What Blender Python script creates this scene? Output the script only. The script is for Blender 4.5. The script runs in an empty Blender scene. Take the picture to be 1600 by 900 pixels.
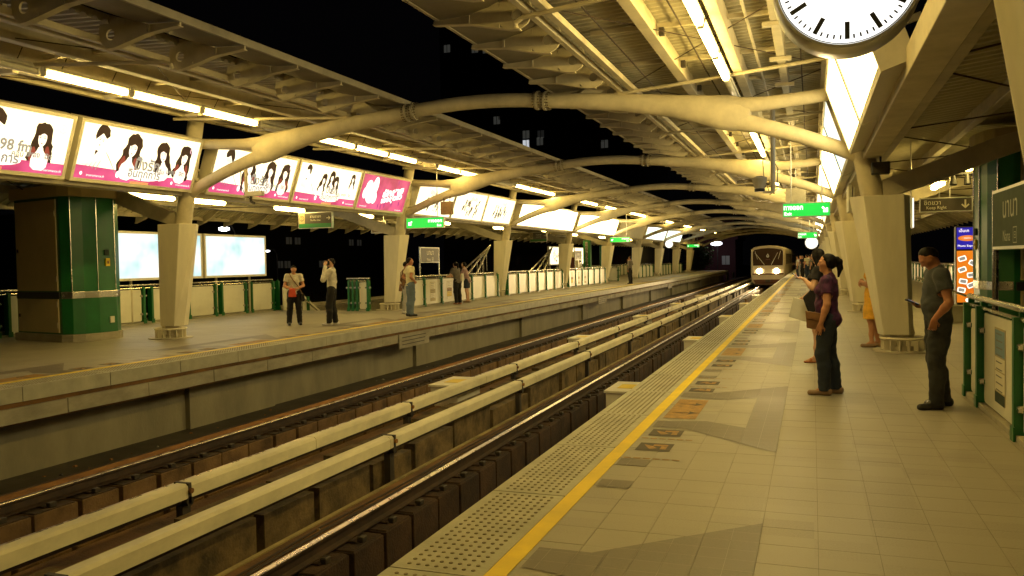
import bpy, math, random
import numpy as np
from mathutils import Vector, Matrix, Euler
random.seed(7)
rnd = random.random
PI = math.pi
SC = bpy.context.scene
COL = SC.collection

# ------------------------------------------------------------------ camera
YAW, PITCH, ROLL, FPX = .3472, -.0316, -.0182, 1298.4
CAMLOC = Vector((6.0, 0.0, 1.55))
fw = Vector((-math.sin(YAW)*math.cos(PITCH), math.cos(YAW)*math.cos(PITCH), math.sin(PITCH)))
r0 = fw.cross(Vector((0, 0, 1))).normalized(); u0 = r0.cross(fw)
rt = math.cos(ROLL)*r0 + math.sin(ROLL)*u0
up = -math.sin(ROLL)*r0 + math.cos(ROLL)*u0
cd = bpy.data.cameras.new('camera'); cam = bpy.data.objects.new('camera', cd); COL.objects.link(cam)
cam.matrix_world = Matrix(((rt.x, up.x, -fw.x, CAMLOC.x), (rt.y, up.y, -fw.y, CAMLOC.y), (rt.z, up.z, -fw.z, CAMLOC.z), (0, 0, 0, 1)))
cd.sensor_width = 36; cd.lens = FPX/1600*36; cd.clip_start = .05; cd.clip_end = 2000
SC.camera = cam
SC.view_settings.view_transform = 'Standard'; SC.view_settings.look = 'None'
SC.view_settings.exposure = 0.2; SC.view_settings.gamma = 1
# ------------------------------------------------------------------ night sky
W = bpy.data.worlds.new('World'); SC.world = W; W.use_nodes = True
bg = W.node_tree.nodes['Background']; bg.inputs[0].default_value = (.55, .5, .6, 1); bg.inputs[1].default_value = .0012
try:
    SC.cycles.max_bounces = 6; SC.cycles.diffuse_bounces = 3; SC.cycles.glossy_bounces = 3
    SC.cycles.sample_clamp_indirect = 4; SC.cycles.use_light_tree = True
    SC.cycles.caustics_reflective = False; SC.cycles.caustics_refractive = False
except Exception: pass
LAMP = (1.0, .71, .19)      # colour of the station's fluorescent light
WHITE = (1.0, .97, .88)

# ------------------------------------------------------------------ materials
def mat(name, col, rough=.6, metal=0, var=.12, scale=6, col2=None, bump=0, bscale=40, coord='Object', stretch=None, spec=.4, rand=0):
    m = bpy.data.materials.new(name); m.use_nodes = True
    nt = m.node_tree; N = nt.nodes; L = nt.links; b = N['Principled BSDF']
    b.inputs['Roughness'].default_value = rough; b.inputs['Metallic'].default_value = metal
    b.inputs['Specular IOR Level'].default_value = spec
    tc = N.new('ShaderNodeTexCoord'); src = tc.outputs['Object']
    if coord == 'World':
        g = N.new('ShaderNodeNewGeometry'); src = g.outputs['Position']
    if stretch:
        mp = N.new('ShaderNodeMapping'); mp.inputs['Scale'].default_value = stretch; L.new(src, mp.inputs[0]); src = mp.outputs[0]
    nz = N.new('ShaderNodeTexNoise'); nz.inputs['Scale'].default_value = scale; nz.inputs['Detail'].default_value = 6; nz.inputs['Roughness'].default_value = .65
    L.new(src, nz.inputs['Vector'])
    rp = N.new('ShaderNodeValToRGB'); rp.color_ramp.elements[0].position = .3; rp.color_ramp.elements[1].position = .7
    c2 = col2 or tuple(max(0, c*(1-2*var)) for c in col)
    rp.color_ramp.elements[0].color = (*c2, 1); rp.color_ramp.elements[1].color = (*[min(1, c*(1+var)) for c in col], 1)
    L.new(nz.outputs[0], rp.inputs[0]); out = rp.outputs[0]
    if rand:
        oi = N.new('ShaderNodeObjectInfo'); mr = N.new('ShaderNodeMapRange'); mr.inputs[3].default_value = 1-rand; mr.inputs[4].default_value = 1+rand*.5
        L.new(oi.outputs['Random'], mr.inputs[0]); mx = N.new('ShaderNodeVectorMath'); mx.operation = 'SCALE'
        L.new(out, mx.inputs[0]); L.new(mr.outputs[0], mx.inputs['Scale']); out = mx.outputs[0]
    L.new(out, b.inputs['Base Color'])
    if bump:
        n2 = N.new('ShaderNodeTexNoise'); n2.inputs['Scale'].default_value = bscale; n2.inputs['Detail'].default_value = 4
        L.new(src, n2.inputs['Vector']); bp = N.new('ShaderNodeBump'); bp.inputs['Strength'].default_value = bump; bp.inputs['Distance'].default_value = .02
        L.new(n2.outputs[0], bp.inputs['Height']); L.new(bp.outputs[0], b.inputs['Normal'])
    # roughness wear
    mr2 = N.new('ShaderNodeMapRange'); mr2.inputs[3].default_value = max(.05, rough-.12); mr2.inputs[4].default_value = min(1, rough+.12)
    L.new(nz.outputs[0], mr2.inputs[0]); L.new(mr2.outputs[0], b.inputs['Roughness'])
    return m
def emit(name, col, s, back=None):
    m = bpy.data.materials.new(name); m.use_nodes = True; b = m.node_tree.nodes['Principled BSDF']
    b.inputs['Base Color'].default_value = (*(back or (.6, .6, .6)), 1); b.inputs['Roughness'].default_value = .4
    b.inputs['Emission Color'].default_value = (*col, 1); b.inputs['Emission Strength'].default_value = s
    return m
def emit_grad(name, stops, s, scale=1.2):          # printed backlit film: soft printed colour patches
    m = bpy.data.materials.new(name); m.use_nodes = True; nt = m.node_tree; N = nt.nodes; L = nt.links; b = N['Principled BSDF']
    tc = N.new('ShaderNodeTexCoord'); nz = N.new('ShaderNodeTexNoise'); nz.inputs['Scale'].default_value = scale; nz.inputs['Detail'].default_value = 3
    L.new(tc.outputs['Object'], nz.inputs['Vector']); rp = N.new('ShaderNodeValToRGB'); e = rp.color_ramp.elements
    while len(e) < len(stops): e.new(.5)
    for k, (p, c) in enumerate(stops): e[k].position = p; e[k].color = (*c, 1)
    L.new(nz.outputs[0], rp.inputs[0]); L.new(rp.outputs[0], b.inputs['Emission Color']); b.inputs['Emission Strength'].default_value = s
    b.inputs['Base Color'].default_value = (.06, .06, .06, 1)
    return m

M = {}
def tile_mat(name, c1, c2, rough=.42):
    m = bpy.data.materials.new(name); m.use_nodes = True; nt = m.node_tree; N = nt.nodes; L = nt.links; b = N['Principled BSDF']
    g = N.new('ShaderNodeNewGeometry')
    sn = N.new('ShaderNodeVectorMath'); sn.operation = 'SNAP'; sn.inputs[1].default_value = (.3, .3, 50)
    ad = N.new('ShaderNodeVectorMath'); ad.operation = 'ADD'; ad.inputs[1].default_value = (.0, .0, 5)
    L.new(g.outputs['Position'], ad.inputs[0]); L.new(ad.outputs[0], sn.inputs[0])
    wn = N.new('ShaderNodeTexWhiteNoise'); wn.noise_dimensions = '3D'; L.new(sn.outputs[0], wn.inputs['Vector'])
    n1 = N.new('ShaderNodeTexNoise'); n1.inputs['Scale'].default_value = 90; n1.inputs['Detail'].default_value = 2; L.new(g.outputs['Position'], n1.inputs['Vector'])
    n2 = N.new('ShaderNodeTexNoise'); n2.inputs['Scale'].default_value = .7; n2.inputs['Detail'].default_value = 5; L.new(g.outputs['Position'], n2.inputs['Vector'])
    mx = N.new('ShaderNodeMath'); mx.operation = 'MULTIPLY_ADD'; mx.inputs[1].default_value = .45; L.new(wn.outputs['Value'], mx.inputs[0])
    m3 = N.new('ShaderNodeMath'); m3.operation = 'MULTIPLY_ADD'; m3.inputs[1].default_value = 1.3; m3.inputs[2].default_value = -.62; L.new(n1.outputs[0], m3.inputs[0])
    m4 = N.new('ShaderNodeMath'); m4.operation = 'MULTIPLY_ADD'; m4.inputs[1].default_value = 1.25; L.new(n2.outputs[0], m4.inputs[0]); L.new(m3.outputs[0], m4.inputs[2]); L.new(m4.outputs[0], mx.inputs[2])
    rp = N.new('ShaderNodeValToRGB'); rp.color_ramp.elements[0].color = (*c1, 1); rp.color_ramp.elements[1].color = (*c2, 1)
    rp.color_ramp.elements[0].position = .1; rp.color_ramp.elements[1].position = .95
    L.new(mx.outputs[0], rp.inputs[0]); L.new(rp.outputs[0], b.inputs['Base Color'])
    mr = N.new('ShaderNodeMapRange'); mr.inputs[3].default_value = rough-.1; mr.inputs[4].default_value = rough+.2; L.new(n2.outputs[0], mr.inputs[0]); L.new(mr.outputs[0], b.inputs['Roughness'])
    bp = N.new('ShaderNodeBump'); bp.inputs['Strength'].default_value = .08; bp.inputs['Distance'].default_value = .01; L.new(n1.outputs[0], bp.inputs['Height']); L.new(bp.outputs[0], b.inputs['Normal'])
    return m
M['tile'] = tile_mat('granite_tile', (.225, .20, .16), (.315, .285, .225))
M['tile_dark'] = tile_mat('dark_granite_tile', (.11, .092, .072), (.165, .14, .11))
M['grout'] = mat('grout', (.235, .212, .165), .9, coord='World')
M['slab'] = mat('tactile_slab', (.42, .40, .30), .6, var=.12, scale=3, coord='World', bump=.1)
M['dot'] = mat('tactile_stud', (.24, .20, .12), .6, coord='World')
M['yellow'] = mat('yellow_line_paint', (.80, .58, .03), .5, var=.1, scale=2.5, coord='World')
M['orange'] = mat('orange_marking', (.36, .20, .045), .55, var=.3, scale=14, coord='World')
M['markdark'] = mat('dark_marking', (.07, .055, .04), .6, coord='World')
M['concrete'] = mat('platform_concrete', (.36, .33, .25), .8, var=.2, scale=1.3, coord='World', bump=.25, stretch=(1, 1, 2.5))
M['wallc'] = mat('stained_wall_concrete', (.28, .25, .17), .85, var=.16, scale=1.1, coord='World', bump=.3, stretch=(1, 1, .35))
M['concrete_dk'] = mat('olive_stained_kerb', (.32, .25, .10), .9, var=.3, scale=2, coord='World', bump=.3)
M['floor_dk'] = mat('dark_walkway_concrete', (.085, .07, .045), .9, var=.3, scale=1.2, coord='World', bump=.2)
M['bed'] = mat('track_slab_concrete', (.17, .085, .028), .9, var=.35, scale=1.3, col2=(.04, .022, .010), coord='World', bump=.5)
M['plinth'] = mat('rusty_plinth_concrete', (.20, .12, .055), .9, var=.3, scale=1.6, col2=(.055, .032, .016), coord='World', bump=.5)
M['plinth_dark'] = mat('dark_plinth_concrete', (.055, .03, .016), .9, var=.3, scale=2.5, col2=(.012, .008, .006), coord='World', bump=.5)  # darker tone for the near row and all block tops
M['leather_tan'] = mat('tan_speaker_case', (.34, .22, .10), .6)
M['rust'] = mat('rusty_steel', (.27, .125, .035), .8, var=.3, scale=3, col2=(.15, .06, .018), coord='World', bump=.3)
M['raildark'] = mat('rail_web_steel', (.05, .028, .016), .7, var=.3, scale=6, coord='World')
M['railtop'] = mat('polished_rail_head', (.62, .52, .46), .28, 1, var=.05)
M['cover'] = mat('cream_conductor_cover', (.78, .71, .48), .5, var=.13, scale=2.2, coord='World', bump=.05, stretch=(1, .5, 1))
M['green_algae'] = mat('mossy_concrete', (.17, .115, .05), .9, var=.3, scale=3, col2=(.03, .022, .010), coord='World', bump=.4)
M['steel'] = mat('cream_painted_steel', (.60, .53, .375), .58, var=.14, scale=1.8, coord='World', spec=.35)
M['steel_d'] = mat('weathered_cream_steel', (.50, .45, .34), .6, var=.15, scale=2, coord='World')
M['clad'] = mat('cream_column_cladding', (.76, .70, .54), .5, var=.08, scale=1.6, coord='World', stretch=(1.6, 1.6, .35))
M['deck'] = mat('corrugated_roof_sheet', (.50, .46, .34), .5, var=.12, scale=.9, coord='World')
M['edge_sheet'] = mat('shaded_edge_sheet', (.26, .23, .18), .6, var=.15, scale=1.5, coord='World')  # panel shade beside the brighter lit fins is put into this colour
M['deck_w'] = mat('white_vault_soffit', (.6, .55, .40), .5, var=.1, scale=.9, coord='World')
M['bolt'] = mat('dark_bolts', (.06, .05, .04), .6, .3)
M['bolthead'] = mat('weathered_bolt_heads', (.16, .13, .09), .6, .2)
M['seam'] = mat('dark_seam', (.02, .018, .015), .9)
M['alu'] = mat('brushed_aluminium', (.6, .58, .54), .35, .85, var=.06)
M['stain'] = mat('stainless_steel', (.62, .6, .55), .25, .95, var=.05)
M['housing'] = mat('white_lamp_housing', (.7, .66, .52), .4)
M['green'] = mat('green_painted_steel', (.012, .13, .035), .35, var=.12, scale=1.5, coord='World', spec=.5)
M['greenl'] = mat('mid_green_panel', (.03, .20, .055), .4, var=.1, scale=1.5, coord='World')
M['beige'] = mat('beige_cabinet_door', (.46, .38, .21), .55, var=.06, scale=2)
M['panel'] = mat('white_railing_panel', (.70, .67, .55), .4, var=.06, scale=1.6)
M['black'] = mat('black_plastic', (.02, .02, .02), .5)
M['signgrey'] = mat('grey_sign_face', (.13, .12, .10), .45)
M['signgrey_lt'] = mat('grey_green_sign_face', (.06, .078, .066), .8, spec=.1)
M['signbrown'] = mat('dark_brown_sign_face', (.075, .06, .05), .45)
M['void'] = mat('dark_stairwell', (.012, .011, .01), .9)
M['dark_bldg'] = mat('night_building_wall', (.02, .018, .016), .9, coord='World')
M['leaf'] = mat('foliage_green', (.07, .12, .02), .7, var=.4, scale=3)
M['bark'] = mat('tree_bark', (.08, .05, .03), .9)
M['maroon'] = mat('maroon_wall', (.10, .03, .035), .8, coord='World')
M['frame'] = mat('cream_light_box_frame', (.70, .65, .52), .4, var=.05)
M['tube'] = emit('fluorescent_tube', LAMP, 39)
M['tube_out'] = emit('outer_fluorescent_tube', LAMP, 40)
M['lit_white'] = emit_grad('backlit_white_film', [(.3, (1, .82, .45)), (.7, (1, .90, .60))], 1.9)
M['lit_cool'] = emit_grad('backlit_pale_blue_film', [(.32, (.26, .60, .66)), (.46, (.68, .90, .88)), (.60, (1, 1, .92))], 1.0, .8)
M['lit_green'] = emit_grad('backlit_greenish_film', [(.35, (.35, .8, .45)), (.5, (.95, 1, .9)), (.7, (1, 1, 1))], 1.9, 3)
M['lit_pink'] = emit_grad('backlit_pink_film', [(.35, (.58, .012, .12)), (.65, (1, .10, .30))], .85, 1.3)
M['lit_pinkband'] = emit_grad('backlit_pink_band', [(.35, (.60, .010, .13)), (.65, (1, .10, .32))], .85, 1.2)
M['ink'] = emit('printed_dark_hair', (.09, .035, .02), .25, (.03, .02, .02))
M['ink_soft'] = emit('printed_grey', (.30, .28, .25), .8, (.2, .2, .2))
M['ink_red'] = emit('printed_auburn', (.35, .06, .04), .7, (.1, .03, .02))
M['ink_magenta'] = emit('printed_magenta', (.55, .02, .25), .8, (.1, .03, .02))
M['lit_strong'] = emit_grad('strong_backlit_film', [(.3, (1, .76, .30)), (.7, (1, .82, .38))], 7.5)
M['print_white'] = emit('printed_white_glow', (1, .92, .82), 1.3)
M['print_skin'] = emit('printed_pale_skin', (1, .84, .72), 1.15)
M['print_pinkish'] = emit('printed_pale_pink', (.9, .45, .65), 1.0)
M['print_red'] = emit('printed_red_label', (.75, .07, .02), .8)
M['exit_green'] = emit('lit_green_sign_face', (.01, .62, .06), 1.0, (.01, .3, .03))
M['exit_white'] = emit('lit_white_lettering', (.9, 1, .85), 1.6)
M['clockface'] = emit('lit_clock_dial', (1, .99, .93), 1.35)
M['lettering'] = mat('pale_lettering', (.75, .70, .55), .5, var=.02)
M['lettering_dim'] = mat('dim_lettering', (.24, .25, .20), .5, var=.02)
M['orange_lit'] = emit_grad('lit_orange_film', [(.3, (.80, .15, .003)), (.7, (.95, .28, .01))], .85, 2)
M['blue_lit'] = emit('lit_blue_film', (.02, .012, .36), .9, (.01, .01, .05))
M['window_dim'] = emit('dim_lit_window', (.55, .55, .5), .012)
M['window_mid'] = emit('faint_lit_window', (.7, .7, .6), .035)
M['window_lit'] = emit('lit_window', (.9, .95, 1), .5)
M['head_lamp'] = emit('train_headlamp', (1, .80, .42), 60)
M['street_lamp'] = emit('street_lamp_glow', (.95, .95, 1), 6)

# ------------------------------------------------------------------ mesh helpers
class MB:
    def __init__(s): s.v = []; s.f = []; s.m = []; s.mats = []
    def _mi(s, m):
        m = M[m] if isinstance(m, str) else m
        if m not in s.mats: s.mats.append(m)
        return s.mats.index(m)
    def add(s, V, F, m):
        k = len(s.v); i = s._mi(m); s.v += [tuple(p) for p in V]; s.f += [tuple(a+k for a in f) for f in F]; s.m += [i]*len(F); return s
    def box(s, x0, x1, y0, y1, z0, z1, m):
        V = [(x, y, z) for z in (z0, z1) for y in (y0, y1) for x in (x0, x1)]
        return s.add(V, [(0, 2, 3, 1), (4, 5, 7, 6), (0, 1, 5, 4), (2, 6, 7, 3), (0, 4, 6, 2), (1, 3, 7, 5)], m)
    def prism(s, pts, a0, a1, m, axis='y'):          # polygon in the other two axes, extruded along axis
        def P(p, a): return {'y': (p[0], a, p[1]), 'x': (a, p[0], p[1]), 'z': (p[0], p[1], a)}[axis]
        n = len(pts); V = [P(p, a0) for p in pts]+[P(p, a1) for p in pts]
        F = [tuple(range(n)), tuple(range(2*n-1, n-1, -1))]+[(i, (i+1) % n+0, (i+1) % n+n, i+n)[::-1] for i in range(n)]
        return s.add(V, F, m)
    def loft(s, secs, m, n=12, caps=True):           # secs: list of rings of equal length
        k = 0; V = []; F = []
        n = len(secs[0])
        for r in secs: V += r
        for j in range(len(secs)-1):
            for i in range(n):
                F.append((j*n+i, j*n+(i+1) % n, (j+1)*n+(i+1) % n, (j+1)*n+i))
        if caps: F += [tuple(range(n-1, -1, -1)), tuple(range((len(secs)-1)*n, len(secs)*n))]
        return s.add(V, F, m)
    def tube(s, path, r, m, n=10, r2=None):
        path = [Vector(p) for p in path]; secs = []
        for i, p in enumerate(path):
            t = (path[min(i+1, len(path)-1)]-path[max(i-1, 0)]).normalized()
            a = Vector((0, 0, 1)) if abs(t.z) < .9 else Vector((0, 1, 0))
            u = t.cross(a).normalized(); w = t.cross(u)
            R = r[i] if isinstance(r, (list, tuple)) else r
            R2 = (r2[i] if isinstance(r2, (list, tuple)) else r2) if r2 is not None else R
            secs.append([tuple(p+u*(R2*math.cos(2*PI*k/n))+w*(R*math.sin(2*PI*k/n))) for k in range(n)])
        return s.loft(secs, m)
    def disc(s, c, r, axis, t, m, n=24, r1=None):    # short cylinder centred at c along axis
        c = Vector(c); A = {'x': Vector((1, 0, 0)), 'y': Vector((0, 1, 0)), 'z': Vector((0, 0, 1))}[axis]
        return s.tube([c-A*t/2, c+A*t/2], [r, r if r1 is None else r1], m, n)
    def build(s, name, parent=None, loc=(0, 0, 0), rot=(0, 0, 0), smooth=False, bevel=0):
        me = bpy.data.meshes.new(name); me.from_pydata(s.v, [], s.f)
        for m in s.mats: me.materials.append(m)
        me.polygons.foreach_set('material_index', s.m)
        if smooth:
            me.polygons.foreach_set('use_smooth', [True]*len(me.polygons))
            try: me.set_sharp_from_angle(angle=math.radians(40))
            except Exception: pass
        me.update()
        o = bpy.data.objects.new(name, me); COL.objects.link(o); o.location = loc; o.rotation_euler = rot
        if parent: o.parent = parent
        if bevel:
            b = o.modifiers.new('bevel', 'BEVEL'); b.width = bevel; b.segments = 2; b.limit_method = 'ANGLE'
        return o
def tag(o, label=None, cat=None, group=None, kind=None):
    if label: o['label'] = label
    if cat: o['category'] = cat
    if group: o['group'] = group
    if kind: o['kind'] = kind
    return o
def thing(name, label, cat, loc=(0, 0, 0), rot=(0, 0, 0), group=None):
    o = bpy.data.objects.new(name, None); COL.objects.link(o); o.location = loc; o.rotation_euler = rot; o.empty_display_size = .1
    return tag(o, label, cat, group)
def kids(o): return [c for c in ALLCHILD.get(o.name, [])]
def copytree(root, parent=None):
    c = root.copy(); COL.objects.link(c)
    if parent: c.parent = parent
    for ch in root.children: copytree(ch, c)
    return c
def dup(root, loc, rot=None, label=None, group=None):
    c = copytree(root); c.location = loc
    if rot is not None: c.rotation_euler = rot
    if label: c['label'] = label
    if group: c['group'] = group
    return c
def share(me, name, parent, loc, rot=(0, 0, 0), scale=None):
    o = bpy.data.objects.new(name, me); COL.objects.link(o); o.location = loc; o.rotation_euler = rot
    if scale: o.scale = scale
    if parent: o.parent = parent
    return o
ORD = ['first', 'second', 'third', 'fourth', 'fifth', 'sixth', 'seventh', 'eighth', 'ninth', 'tenth', 'eleventh', 'twelfth', 'thirteenth', 'fourteenth', 'fifteenth', 'sixteenth', 'seventeenth', 'eighteenth', 'nineteenth', 'twentieth', 'twenty-first', 'twenty-second', 'twenty-third', 'twenty-fourth', 'twenty-fifth', 'twenty-sixth', 'twenty-seventh', 'twenty-eighth', 'twenty-ninth', 'thirtieth', 'thirty-first', 'thirty-second', 'thirty-third', 'thirty-fourth', 'thirty-fifth', 'thirty-sixth', 'thirty-seventh', 'thirty-eighth', 'thirty-ninth', 'fortieth']
_tc = {}
BOLD = [0.0]
def text_geo(body, size):                            # outline text as (verts, faces), centred on its own box
    key = (body, size, BOLD[0])
    if key in _tc: return _tc[key]
    cu = bpy.data.curves.new('t', 'FONT'); cu.body = body; cu.size = size; cu.offset = BOLD[0]*size; cu.resolution_u = 2; cu.align_x = 'CENTER'; cu.align_y = 'CENTER'
    o = bpy.data.objects.new('t', cu); COL.objects.link(o)
    dg = bpy.context.evaluated_depsgraph_get(); me = bpy.data.meshes.new_from_object(o.evaluated_get(dg))
    V = [tuple(v.co) for v in me.vertices]; F = [tuple(p.vertices) for p in me.polygons]
    bpy.data.objects.remove(o); bpy.data.curves.remove(cu); bpy.data.meshes.remove(me)
    if V:
        xs = [v[0] for v in V]; ys = [v[1] for v in V]; cx = (min(xs)+max(xs))/2; cy = (min(ys)+max(ys))/2
        V = [(v[0]-cx, v[1]-cy) for v in V]
    _tc[key] = (V, F); return V, F
def put_text(mb, body, size, cx, cz, y, m, sx=1, fit=None):       # text on a face looking to -Y
    V, F = text_geo(body, size)
    if not V: return
    if fit:
        w = max(v[0] for v in V)-min(v[0] for v in V); sx = fit/w
    mb.add([(cx+v[0]*sx, y, cz+v[1]) for v in V], F, m)
def flat(mb, pts, y, m): mb.add([(p[0], y, p[1]) for p in pts], [tuple(range(len(pts)))], m)
def rect(mb, x0, x1, z0, z1, y, m): flat(mb, [(x0, z0), (x1, z0), (x1, z1), (x0, z1)], y, m)
def ell(cx, cz, rx, rz, n=20, a0=0, a1=2*PI): return [(cx+rx*math.cos(a0+(a1-a0)*k/n), cz+rz*math.sin(a0+(a1-a0)*k/n)) for k in range(n+(0 if a1-a0 > 6.2 else 1))]
def ring(mb, cx, cz, r1, r2, y, m, n=20):
    V = [(cx+r*math.cos(2*PI*k/n), y, cz+r*math.sin(2*PI*k/n)) for r in (r1, r2) for k in range(n)]
    mb.add(V, [(k, (k+1) % n, n+(k+1) % n, n+k) for k in range(n)], m)
def arrow(mb, cx, cz, L_, ang, y, m, w=.16):         # straight arrow of length L_ pointing along ang
    c, s_ = math.cos(ang), math.sin(ang); T = lambda a, b: (cx+a*c-b*s_, cz+a*s_+b*c)
    h = L_/2; t = L_*w/2
    for poly in ([(-h, -t), (h*.8, -t), (h*.8, t), (-h, t)], [(h, 0), (h-.42*L_, .42*L_), (h-.42*L_-1.3*t, .42*L_-1.3*t), (h-2.4*t, 0)], [(h, 0), (h-2.4*t, 0), (h-.42*L_-1.3*t, -.42*L_+1.3*t), (h-.42*L_, -.42*L_)]):
        flat(mb, [T(*p) for p in poly], y, m); y -= .0006

R0 = 4.54; BAY = 10.14; ROWS = [R0+BAY*i for i in range(0, 11)]
YE = 108.0                                           # far end of both platforms
SIDES = (('left', -1), ('right', 1))
SIDE_EXT = {'left': 12.0, 'right': 12.0}

# ================================================================== GROUND, TRACK BED
mb = MB(); mb.box(-900, 900, -300, 1500, -13, -12, 'dark_bldg'); tag(mb.build('ground'), 'dark street level far below the elevated station', kind='structure')
Y0, Y1 = -4.0, 170.0
mb = MB()
for s in (-1, 1):
    def bx(a, b, z0, z1, m): mb.box(min(s*a, s*b), max(s*a, s*b), Y0, Y1, z0, z1, m)
    bx(1.2, 4.6, -2.1, -1.75, 'bed')
    bx(.74, .80, -2.1, -1.325, 'concrete_dk'); bx(.80, 1.17, -2.1, -1.34, 'bed')
    bx(.0, .74, -2.1, -1.72, 'bed'); bx(1.17, 1.2, -2.1, -1.6, 'bed')
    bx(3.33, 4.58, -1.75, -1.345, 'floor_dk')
    bx(3.01, 3.325, -1.75, -1.20, 'rust')
tag(mb.build('track_bed'), 'brown stained concrete track bed between the platforms', kind='structure')
bed = bpy.data.objects['track_bed']
mb = MB()                                            # mossy kerbs that carry the conductor rails, in cast lengths
for s in (-1, 1):
    y = Y0
    while y < 110:
        L_ = .55+1.6*rnd(); h = .13*(rnd()-.5); t = .07*rnd()
        mb.box(min(s*.27, s*(.41+t)), max(s*.27, s*(.41+t)), y, y+L_-.05-.12*rnd(), -1.72, -1.12+h, 'green_algae'); y += L_
tag(mb.build('kerb_wall', bed), kind='stuff')
pm = MB(); pm.box(-.25, .25, -.31, .31, -1.749, -1.315, 'plinth'); pm.box(-.235, .235, -.295, .295, -1.315, -1.30, 'plinth_dark'); pm.box(-.15, .15, -.09, .09, -1.30, -1.275, 'raildark'); pm.box(-.20, -.13, -.05, .05, -1.30, -1.24, 'bolt'); pm.box(.13, .20, -.05, .05, -1.30, -1.24, 'bolt')
po = pm.build('plinth_block', bed, (1.45, 1.5, 0), bevel=.015); pme = po.data.copy(); po.data.materials[0] = M['plinth_dark']; pmd = po.data
n = 1
for k in range(0, 90):
    for x in (1.45, -1.45, -2.80, 2.80):
        if n >= 297: break
        if x == 2.80 and k > 20: continue
        y = 1.5+.66*k
        if x == 1.45 and k == 0: continue
        if y > 58: continue
        o = share(pmd if x == 1.45 else pme, 'plinth_block', bed, (x+.02*(rnd()-.5), y+.04*(rnd()-.5), .012*(rnd()-.5)), (0, 0, .03*(rnd()-.5)), (.94+.12*rnd(), .93+.10*rnd(), 1)); n += 1
        b = o.modifiers.new('bevel', 'BEVEL'); b.width = .015; b.segments = 1
mb = MB()
for k in range(0, 160):
    for x in (1.45, -1.45, -2.80, 2.80):
        y = 59.5+.66*k
        mb.box(x-.27, x+.27, y-.22, y+.22, -1.749, -1.30, 'plinth')
tag(mb.build('plinth_row', bed), kind='stuff')
mb = MB()                                            # loose cables, clips and litter lying on the bed
for x, z, w_ in ((1.02, -1.335, .018), (.93, -1.335, .012), (2.2, -1.735, .03), (-2.2, -1.735, .03), (.2, -1.70, .035), (-.15, -1.70, .028), (-3.75, -1.33, .02)):
    mb.tube([(x+.03*math.sin(k*1.9+x*7), -3+1.2*k, z+w_*.5) for k in range(60)], w_, 'bolt' if z < -1.5 else 'raildark', 6)
for k in range(420):
    x = random.choice((.87+.28*rnd(), 1.85+.6*rnd(), -.5+rnd(), -1.9-.6*rnd(), -3.6-.7*rnd())); z = -1.339 if .84 < x < 1.2 else (-1.344 if x < -3.4 else (-1.719 if abs(x) < .6 else -1.749)); y = 2+45*rnd()**1.6; q = .012+.03*rnd(); a = rnd()*PI
    c, s_ = math.cos(a)*q, math.sin(a)*q; h = .004+.02*rnd()
    mb.add([(x-c, y-s_, z), (x+s_, y-c, z), (x+c, y+s_, z), (x-s_, y+c, z), (x-c*.6, y-s_*.6, z+h), (x+s_*.6, y-c*.6, z+h), (x+c*.6, y+s_*.6, z+h), (x-s_*.6, y+c*.6, z+h)], [(4, 5, 6, 7), (0, 1, 5, 4), (1, 2, 6, 5), (2, 3, 7, 6), (3, 0, 4, 7)], random.choice(('bolt', 'plinth', 'concrete', 'rust')))
tag(mb.build('trackside_litter', bed), kind='stuff')
RL = {1.45: 'running rail nearest the camera side gap, bright top beside the near platform', -1.45: 'running rail half hidden behind the left cream conductor cover',
      -2.80: 'running rail of the far track beside the rust coloured kerb', 2.80: 'running rail under the near platform edge'}
for x, lb in RL.items():
    t = thing('running_rail', lb, 'rail', (x, 0, 0), group='running rails')
    m1 = MB(); m1.prism([(-.07, -1.275), (.07, -1.275), (.07, -1.262), (.014, -1.245), (.010, -1.17), (.034, -1.155), (.034, -1.128), (-.034, -1.128), (-.034, -1.155), (-.010, -1.17), (-.014, -1.245), (-.07, -1.262)], Y0, Y1, 'raildark'); m1.build('rail_web', t)
    m1 = MB(); m1.prism([(-.034, -1.1275), (.034, -1.1275), (.030, -1.120), (-.030, -1.120)], Y0, Y1, 'railtop'); m1.build('rail_head', t)
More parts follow.
